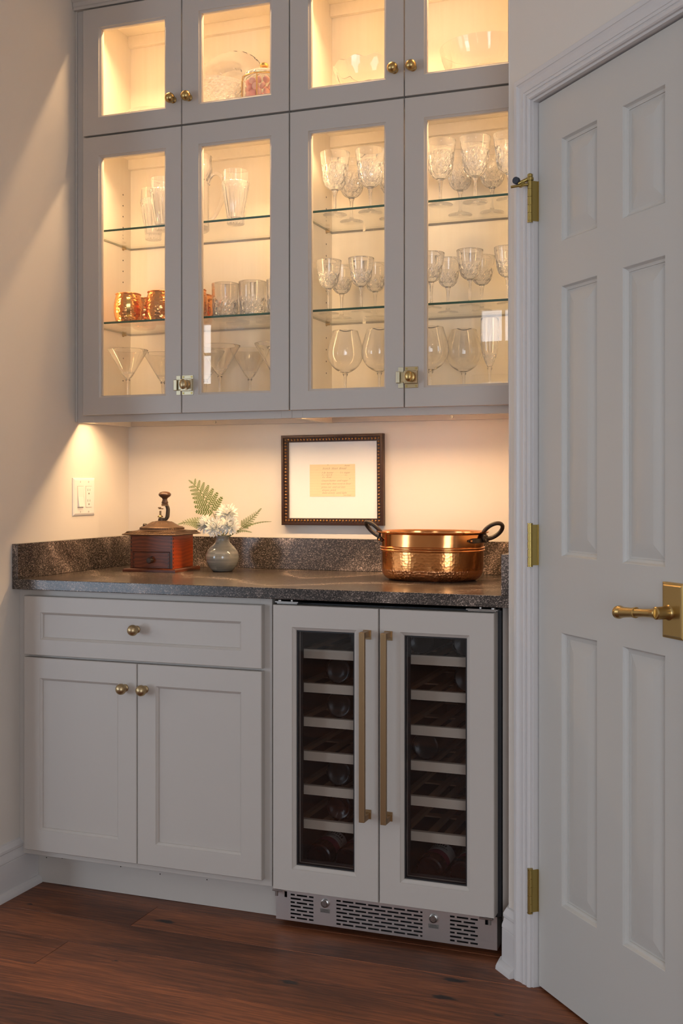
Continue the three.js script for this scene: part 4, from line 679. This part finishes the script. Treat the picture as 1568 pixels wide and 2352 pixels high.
const flutes = (n, y0, y1, depth) => (a, y) => { if (y < y0 || y > y1) return 0; const t = tri(a / 6.2832 * n); return depth * t * t * Math.min(1, (y - y0) / 0.008, (y1 - y) / 0.008); };
const both = (f, g) => (a, y) => Math.max(f(a, y), g(a, y));
const lerpProf = (pts, n) => spline(pts, n).map((p) => [p[0], p[1]]);
function stemware(h, stem, rBase, rStem, bowl, wall, cut, seg) {
  // bowl: [radius, height above the stem] from the bottom of the bowl to the rim
  const outer = [[0.0001, 0.0004], [rBase - 0.001, 0.0004], [rBase, 0.0014], [rBase - 0.001, 0.0024], [rBase * 0.55, 0.0040], [rStem * 1.9, 0.0080], [rStem, 0.018], [rStem * 0.9, stem * 0.55], [rStem * 1.15, stem - 0.010], [rStem * 2.0, stem - 0.002], ...lerpProf(bowl.map(([r, y]) => [r, stem + y]), cut ? 26 : 16)];
  const last = bowl[bowl.length - 1], inner = [[last[0] - wall * 0.4, stem + last[1] + 0.0006], ...lerpProf(bowl.slice().reverse().map(([r, y], i, A) => [Math.max(0.0002, r - wall * (i === 0 ? 0.9 : 1 + (cut ? 0.5 : 0) * i / A.length)), stem + y + (i > A.length - 3 ? 0.003 : 0)]), 12), [0.0001, stem + 0.0055]];
  return glassGeo(outer, inner, seg, cut);
}
function put(proto, x, y, z, label, turn = 0) {
  if (!proto.userData.placed) { proto.userData.placed = true; proto.position.set(x, y, z); proto.rotation.y = turn; proto.userData.label = label; return proto; }
  const c = copy(proto, label, [x, y, z], turn); return c;
}
const glassThing = (name, geo, cat, group) => { const m = mesh(name, geo, glassMat(geo)); return tag(m, '', cat, group); };
const Y1 = SH[0] + 0.0034, Y2 = SH[1] + 0.0034, Y0 = FLOORS[0] + 0.0004, Y3 = FLOORS[1] + 0.0004;
{ // big goblets
  const p = glassThing('crystal_goblet', stemware(0.186, 0.074, 0.036, 0.0046, [[0.009, 0], [0.021, 0.0055], [0.0315, 0.018], [0.0365, 0.035], [0.0392, 0.060], [0.0420, 0.085], [0.0450, 0.112]], 0.0017, both(diamonds(12, 0.084, 0.150, 0.030, 0.0034), flutes(16, 0.074, 0.086, 0.0016)), 72), 'goblet', 'large cut crystal goblets');
  const L = [[0.8444, 0.2208, 'large cut goblet on the upper right shelf, front row, first from the left'], [0.9542, 0.2145, 'large cut goblet on the upper right shelf, front row, second from the left'], [1.1733, 0.2276, 'large cut goblet, leftmost in the front row behind the rightmost lower door'], [1.2750, 0.2219, 'large cut goblet in the middle of the front row behind the rightmost lower door'], [1.3720, 0.2180, 'large cut goblet at the right end of the front row'], [0.8610, 0.1210, 'large cut goblet in the back row, seen between the first two goblets'], [0.9870, 0.1150, 'large cut goblet in the back row, half hidden right of the second goblet'], [1.1960, 0.0880, 'large cut goblet in the back row, left of the middle front goblet'], [1.2930, 0.0860, 'large cut goblet in the back row, between the middle and right front goblets']];
  L.forEach(([x, z, l], i) => put(p, x, Y1, z, l, i * 0.37));
}
{ // smaller wine glasses
  const p = glassThing('cut_wine_glass', stemware(0.161, 0.076, 0.031, 0.0042, [[0.008, 0], [0.017, 0.004], [0.0260, 0.014], [0.0305, 0.028], [0.0335, 0.046], [0.0365, 0.066], [0.0390, 0.085]], 0.0015, both(diamonds(12, 0.084, 0.124, 0.024, 0.0028), flutes(14, 0.076, 0.086, 0.0013)), 72), 'wine glass', 'smaller cut wine glasses on the lower right shelf');
  const L = [[0.816, 0.2, 'smaller cut wine glass on the lower right shelf, front row, first from the left'], [0.9202, 0.2, 'smaller cut wine glass on the lower right shelf, front row, second from the left'], [1.1379, 0.2, 'smaller cut wine glass at the left of the rightmost door, cut off by its stile'], [1.2535, 0.2, 'smaller cut wine glass in the middle of the front row behind the rightmost door'], [1.3640, 0.2, 'smaller cut wine glass at the right edge of the rightmost door'], [0.8205, 0.1, 'smaller cut wine glass in the back row behind the first two'], [0.9305, 0.1, 'smaller cut wine glass in the back row, right of the second front glass'], [1.1612, 0.1, 'smaller cut wine glass in the back row at the left of the rightmost door'], [1.2650, 0.1, 'smaller cut wine glass in the back row, right of the middle front glass']];
  L.forEach(([x, z, l], i) => put(p, x, Y2, z, l, i * 0.41));
}
{ // balloon glasses and one flute
  const p = glassThing('balloon_glass', stemware(0.209, 0.082, 0.038, 0.0040, [[0.006, 0], [0.020, 0.006], [0.038, 0.020], [0.0500, 0.040], [0.0540, 0.058], [0.0520, 0.078], [0.0455, 0.102], [0.0380, 0.127]], 0.0012, null, 48), 'wine glass', 'balloon wine glasses on the cabinet floor');
  [[0.8697, 0.2, 'large plain balloon wine glass on the cabinet floor, fully seen behind the third lower door'], [0.9780, 0.2, 'large plain balloon wine glass half hidden by the latched stile'], [1.1330, 0.19, 'large plain balloon wine glass at the left edge of the rightmost lower door'], [1.2110, 0.105, 'large plain balloon wine glass standing further back behind the rightmost lower door']].forEach(([x, z, l]) => put(p, x, Y0, z, l));
  const f = glassThing('champagne_flute', stemware(0.2, 0.085, 0.030, 0.0038, [[0.006, 0], [0.012, 0.012], [0.0205, 0.036], [0.0250, 0.065], [0.0262, 0.100], [0.0255, 0.140]], 0.0013, diamonds(12, 0.090, 0.125, 0.024, 0.0012), 48), 'wine glass');
  put(f, 1.3120, Y0, 0.2, 'narrow cut flute on the cabinet floor, rightmost, over the window reflection');
}
{ // martini glasses
  const p = glassThing('martini_glass', stemware(0.182, 0.089, 0.038, 0.0040, [[0.0055, 0], [0.0125, 0.006], [0.0235, 0.024], [0.0390, 0.050], [0.0530, 0.074], [0.0645, 0.093]], 0.0013, flutes(20, 0.098, 0.118, 0.0006), 60), 'cocktail glass', 'martini glasses on the floor of the left cabinet');
  [[0.1275, 0.215, 'martini glass in front at the left, behind the leftmost lower door'], [0.1820, 0.086, 'martini glass behind the leftmost one, cut off by the door stile'], [0.4570, 0.215, 'martini glass in front, seen whole behind the second lower door'], [0.5000, 0.086, 'martini glass set back, right of the whole one behind the second lower door'], [0.6390, 0.2, 'martini glass of which only the rim shows at the right of the second lower door'], [0.3400, 0.086, 'martini glass mostly hidden by the latched left stile']].forEach(([x, z, l]) => put(p, x, Y0, z, l));
}
{ // tumblers
  const w = 0.0022, outer = [[0.0001, 0.0005], [0.0345, 0.0005], [0.0375, 0.003], ...lerpProf([[0.0385, 0.010], [0.0400, 0.030], [0.0410, 0.055], [0.0420, 0.085], [0.0430, 0.115]], 24)], inner = [[0.0420, 0.1156], [0.0405, 0.112], [0.0396, 0.060], [0.0370, 0.018], [0.0300, 0.0125], [0.0001, 0.0115]];
  const p = glassThing('crystal_tumbler', glassGeo(outer, inner, 64, both(diamonds(14, 0.012, 0.066, 0.030, 0.0034), flutes(32, -0.001, 0.013, 0.0010))), 'tumbler', 'cut crystal tumblers beside the copper mugs');
  [[0.4626, 0.188, 'cut tumbler in front, nearest the copper mugs'], [0.5575, 0.190, 'cut tumbler in front, second from the copper mugs'], [0.6520, 0.190, 'cut tumbler in front at the right edge of the second lower door'], [0.4600, 0.092, 'cut tumbler behind the first, nearest the copper mugs'], [0.5622, 0.088, 'cut tumbler behind the second, in the back row']].forEach(([x, z, l], i) => put(p, x, Y2, z, l, i * 0.2));
}
{ // beer glasses and the pitcher
  const outer = [[0.0001, 0.0005], [0.0255, 0.0005], [0.0275, 0.003], ...lerpProf([[0.0265, 0.012], [0.0300, 0.040], [0.0365, 0.075], [0.0408, 0.105], [0.0418, 0.118]], 14), [0.0432, 0.121], [0.0432, 0.1285], [0.0415, 0.131], ...lerpProf([[0.0410, 0.134], [0.0402, 0.150], [0.0398, 0.166]], 4)], inner = [[0.0390, 0.1665], [0.0384, 0.164], [0.0386, 0.120], [0.0335, 0.075], [0.0265, 0.035], [0.0225, 0.020], [0.0001, 0.016]];
  const p = glassThing('beer_glass', glassGeo(outer, inner, 64, both(flutes(16, 0.001, 0.118, 0.0022), (a, y) => (y > 0.120 && y < 0.130 ? 0.0010 * tri(a / 6.2832 * 32) : 0))), 'beer glass', 'tall fluted beer glasses on the upper left shelf');
  [[0.5120, 0.2150, 'tall fluted beer glass standing alone right of the pitcher'], [0.2560, 0.2124, 'tall fluted beer glass in front, cut off by the stile of the leftmost lower door'], [0.1600, 0.1100, 'tall fluted beer glass at the back, left of the one at the stile']].forEach(([x, z, l]) => put(p, x, Y1, z, l));
  const g = thing('glass_pitcher', 'tall clear glass pitcher with a looped handle, half hidden by the second door stile', 'pitcher', [0.345, Y1, 0.178], 0.30);
  mesh('body', glassGeo([[0.0001, 0.0005], [0.046, 0.0005], [0.050, 0.004], [0.0505, 0.012], ...lerpProf([[0.0490, 0.030], [0.0495, 0.090], [0.0490, 0.140], [0.0480, 0.160], [0.0570, 0.178], [0.0610, 0.195], [0.0590, 0.212], [0.0570, 0.222]], 22), [0.0590, 0.238]], [[0.0575, 0.2385], [0.0550, 0.222], [0.0565, 0.195], [0.0450, 0.160], [0.0460, 0.030], [0.0430, 0.014], [0.0001, 0.012]], 56, (a, y) => (y > 0.168 && y < 0.222 ? 0.0018 * tri(a / 6.2832 * 20) : 0)), GLASSES, g);
  mesh('handle', tube([[0.047, 0.148, 0], [0.054, 0.170, 0], [0.070, 0.184, 0], [0.088, 0.176, 0], [0.097, 0.148, 0], [0.094, 0.108, 0], [0.080, 0.068, 0], [0.062, 0.040, 0], [0.049, 0.034, 0]], 0.0062, 40, 12), M.crystal, g);
  const st = tag(mesh('stirring_rod', join([cyl(0.0034, 0.258, [0, 0.129, 0], 'y', 14), new THREE.SphereGeometry(0.0062, 14, 10).translate(0, 0.262, 0)]), M.crystal), 'thin glass stirring rod leaning in the pitcher', 'stirrer');
  st.position.set(0.345, Y1 + 0.0135, 0.182); st.rotation.z = -0.125;
}
{ // hammered copper mugs
  const p = thing('copper_mug', '', 'mug', [0, 0, 0], 0, 'hammered copper mugs on the lower left shelf');
  const pr = lerpProf([[0.030, 0.0004], [0.036, 0.004], [0.0425, 0.022], [0.0462, 0.046], [0.0455, 0.068], [0.0412, 0.090], [0.0392, 0.0985]], 22), L = new THREE.LatheGeometry([[0.0001, 0.001], ...pr].map((q) => new THREE.Vector2(...q)), 48), uv = L.attributes.uv, ps = L.attributes.position;
  for (let i = 0; i < uv.count; i++) uv.setXY(i, uv.getX(i) * 0.24, ps.getY(i));
  mesh('body', L, M.copperMug, p);
  mesh('inside', new THREE.LatheGeometry([[0.0385, 0.0985], [0.0400, 0.09], [0.0440, 0.066], [0.0445, 0.046], [0.034, 0.008], [0.0001, 0.004]].map((q) => new THREE.Vector2(...q)), 40), M.copper, p);
  mesh('rim', new THREE.TorusGeometry(0.0397, 0.0021, 10, 56).rotateX(Math.PI / 2).translate(0, 0.0998, 0), M.copper, p);
  mesh('handle', (() => { const c = spline([[0.038, 0.084], [0.056, 0.083], [0.0665, 0.066], [0.063, 0.042], [0.052, 0.024], [0.043, 0.020]], 26); return grid(c.map(([x, y], i) => { const a = c[Math.max(0, i - 1)], b = c[Math.min(26, i + 1)], l = Math.hypot(b[0] - a[0], b[1] - a[1]), nx = -(b[1] - a[1]) / l * 0.0017, ny = (b[0] - a[0]) / l * 0.0017; return [[x + nx, y + ny, 0.0058], [x - nx, y - ny, 0.0058], [x - nx, y - ny, -0.0058], [x + nx, y + ny, -0.0058]]; }), true, true, true, 0.6); })(), M.gilt, p);
  [[0.1195, 0.200, 'copper mug at the left end of the lower shelf with its handle turned forward', -1.02], [0.2375, 0.200, 'copper mug in front, cut off by the stile of the leftmost lower door', -0.3], [0.1180, 0.098, 'copper mug standing behind, in the gap between the two front mugs', -0.8], [0.3560, 0.200, 'copper mug peeping out at the left edge of the second lower door', -2.2], [0.3250, 0.098, 'copper mug at the back beside the tumblers, handle towards them', -0.2]].forEach(([x, z, l, t]) => put(p, x, Y2, z, l, t));
}
{ // top tier: dish, plate, bowl, candy jar, two bowls
  tag(mesh('glass_dish', glassGeo([[0.0001, 0.0005], [0.045, 0.0005], [0.05, 0.004], ...lerpProf([[0.062, 0.012], [0.082, 0.030], [0.094, 0.050]], 12)], [[0.0925, 0.0508], [0.079, 0.033], [0.058, 0.0155], [0.0001, 0.010]], 60, diamonds(18, 0.010, 0.047, 0.03, 0.0032)), GLASSES), 'low cut glass dish in the top tier behind the leftmost door', 'dish').position.set(0.205, Y3, 0.185);
  const pl = tag(mesh('glass_plate', glassGeo([[0.0001, 0], [0.060, 0], [0.066, 0.002], ...lerpProf([[0.075, 0.006], [0.097, 0.011], [0.118, 0.018]], 12)], [[0.1175, 0.0202], [0.096, 0.0145], [0.074, 0.0100], [0.060, 0.0060], [0.0001, 0.0060]], 72, (a, y) => (y > 0.004 ? 0.0045 * tri(a / 6.2832 * 24) : 0)), GLASSES), 'scalloped cut glass plate standing on edge at the back of the top tier', 'plate');
  pl.rotation.set(Math.PI / 2 - 0.20, 0, 0); pl.position.set(0.418, Y3 + 0.1370, 0.066); pl.scale.setScalar(1.16);
  tag(mesh('glass_bowl', glassGeo([[0.0001, 0.0005], [0.040, 0.0005], [0.046, 0.004], ...lerpProf([[0.062, 0.018], [0.082, 0.050], [0.092, 0.085], [0.096, 0.118]], 26)], [[0.0930, 0.1185], [0.089, 0.085], [0.078, 0.050], [0.056, 0.022], [0.0001, 0.012]], 80, both(diamonds(20, 0.012, 0.110, 0.034, 0.0032), (a, y) => (y > 0.110 ? 0.0022 * tri(a / 6.2832 * 40) : 0))), GLASSES), 'sparkling cut glass bowl in front of the upright plate, left of the candy jar', 'bowl').position.set(0.432, Y3, 0.190);
  const jx = 0.6020, jz = 0.2, g = thing('candy_jar', 'lidded cut glass jar with gilt edges, filled with pink candies', 'jar', [jx, Y3, jz], 0);
  mesh('body', glassGeo([[0.0001, 0.0005], [0.050, 0.0005], [0.056, 0.004], [0.062, 0.020], [0.0655, 0.060], [0.0655, 0.110], [0.0645, 0.138]], [[0.0615, 0.1382], [0.0622, 0.110], [0.0622, 0.060], [0.0585, 0.022], [0.0001, 0.012]], 48), M.jarGlass, g);
  g.scale.set(1.04, 0.80, 1.04);
  mesh('gilt_band', join([new THREE.TorusGeometry(0.0640, 0.0021, 8, 56).rotateX(Math.PI / 2).translate(0, 0.1405, 0), ...[0, 1, 2, 3, 4, 5].map((k) => { const t = tube([[0.0572, 0.004, 0], [0.0630, 0.020, 0], [0.0668, 0.060, 0], [0.0668, 0.110, 0], [0.0655, 0.138, 0]], 0.0018, 14, 6); t.rotateY(k * Math.PI / 3 + 0.62); return t; })]), M.gilt, g);
  const lid = mesh('lid', glassGeo([[0.0660, 0.1428], [0.0660, 0.150], ...lerpProf([[0.058, 0.160], [0.040, 0.170], [0.020, 0.176], [0.013, 0.178]], 12), [0.012, 0.182], [0.0001, 0.183]], [[0.0001, 0.172], [0.018, 0.170], [0.040, 0.164], [0.057, 0.154], [0.0620, 0.1428], [0.0660, 0.1428]], 64, (a, y) => (y > 0.146 && y < 0.176 ? 0.0028 * tri(a / 6.2832 * 26) : 0)), GLASSES, g);
  mesh('lid_knob', join([new THREE.TorusGeometry(0.0185, 0.0016, 8, 40).rotateX(Math.PI / 2).translate(0, 0.1772, 0), lathe([[0.004, 0.182], [0.008, 0.185], [0.0130, 0.192], [0.0125, 0.200], [0.007, 0.205], [0, 0.206]], 24)]), M.gilt, lid);
  const cg = creased(flat(lathe([[0, -0.0060], [0.0075, -0.0060], [0.0102, -0.0042], [0.0108, 0], [0.0102, 0.0042], [0.0075, 0.0060], [0, 0.0060]], 18, 0.8)), 0.9);
  const pinks = ['#f2b3a6', '#efa79d', '#f6c6ba', '#f1b9ad'].map((c) => { const m = M.candy.clone(); m.color.set(c); return m; });
  let k = 0;
  for (let layer = 0; layer < 5; layer++) for (const [R, n] of [[0.0478, 13]]) for (let i = 0; i < n; i++) {
    const R2 = layer === 0 ? R - 0.003 : R, a = i / n * 6.2832 + layer * 0.25, c = mesh('candy', cg, pinks[(k * 7 + layer) % 4]); k++;
    c.position.set(jx + R2 * Math.cos(a), Y3 + 0.0215 + layer * 0.0188, jz + R2 * Math.sin(a)); c.rotation.set(rr(-1, 1) + Math.PI / 2, -a + rr(-0.5, 0.5), rr(-0.7, 0.7), 'YXZ');
    tag(c, 'pink round candy inside the gilt glass jar', 'candy', 'pink candies in the glass jar');
  }
  tag(mesh('glass_bowl', (() => { const q = glassGeo([[0.0001, 0.0005], [0.045, 0.0005], [0.052, 0.004], ...lerpProf([[0.070, 0.018], [0.098, 0.058], [0.112, 0.092], [0.121, 0.113]], 16)], [[0.1195, 0.1142], [0.1095, 0.092], [0.0955, 0.058], [0.0665, 0.021], [0.0001, 0.008]], 72), p = q.attributes.position; for (let i = 0; i < p.count; i++) { const y = p.getY(i), a = Math.atan2(p.getZ(i), p.getX(i)); p.setY(i, y + 0.0045 * smooth(0.07, 0.113, y) * Math.sin(a * 12)); } q.computeVertexNormals(); return creased(q, 0.8); })(), M.crystal), 'wavy-rimmed clear glass bowl behind the third upper door', 'bowl').position.set(0.9450, Y3, 0.165);
  tag(mesh('glass_bowl', glassGeo([[0.0001, 0.0005], [0.055, 0.0005], [0.062, 0.004], ...lerpProf([[0.090, 0.022], [0.118, 0.060], [0.133, 0.095], [0.140, 0.122]], 16)], [[0.1380, 0.1226], [0.1305, 0.095], [0.1152, 0.060], [0.087, 0.026], [0.0001, 0.009]], 72), M.crystal), 'large smooth clear glass salad bowl behind the rightmost upper door', 'bowl').position.set(1.2990, Y3, 0.166);
}

// ceiling light of the room, behind the camera
{
  const c = thing('ceiling_light', 'round flush ceiling light in the room behind the camera', 'lamp', [2.5, ROOM_H, 2.7], 0);
  mesh('canopy', lathe([[0, 0], [0.20, 0], [0.20, -0.02], [0.19, -0.03], [0, -0.03]], 40), M.trim, c);
  mesh('diffuser', lathe([[0, -0.031], [0.185, -0.031], [0.17, -0.055], [0.10, -0.075], [0, -0.08]], 40), M.lampGlow, c);
  areaLight(0.34, 0.34, new THREE.Color(1, 0.90, 0.76), CEIL_LAMP, [2.5, ROOM_H - 0.085, 2.7], [2.5, 0, 2.7]).up.set(0, 0, 1);
}
scene.traverse((o) => { if (o.isLight && 'castShadow' in o) o.castShadow = true; delete o.userData.placed; });
renderer.render(scene, camera);
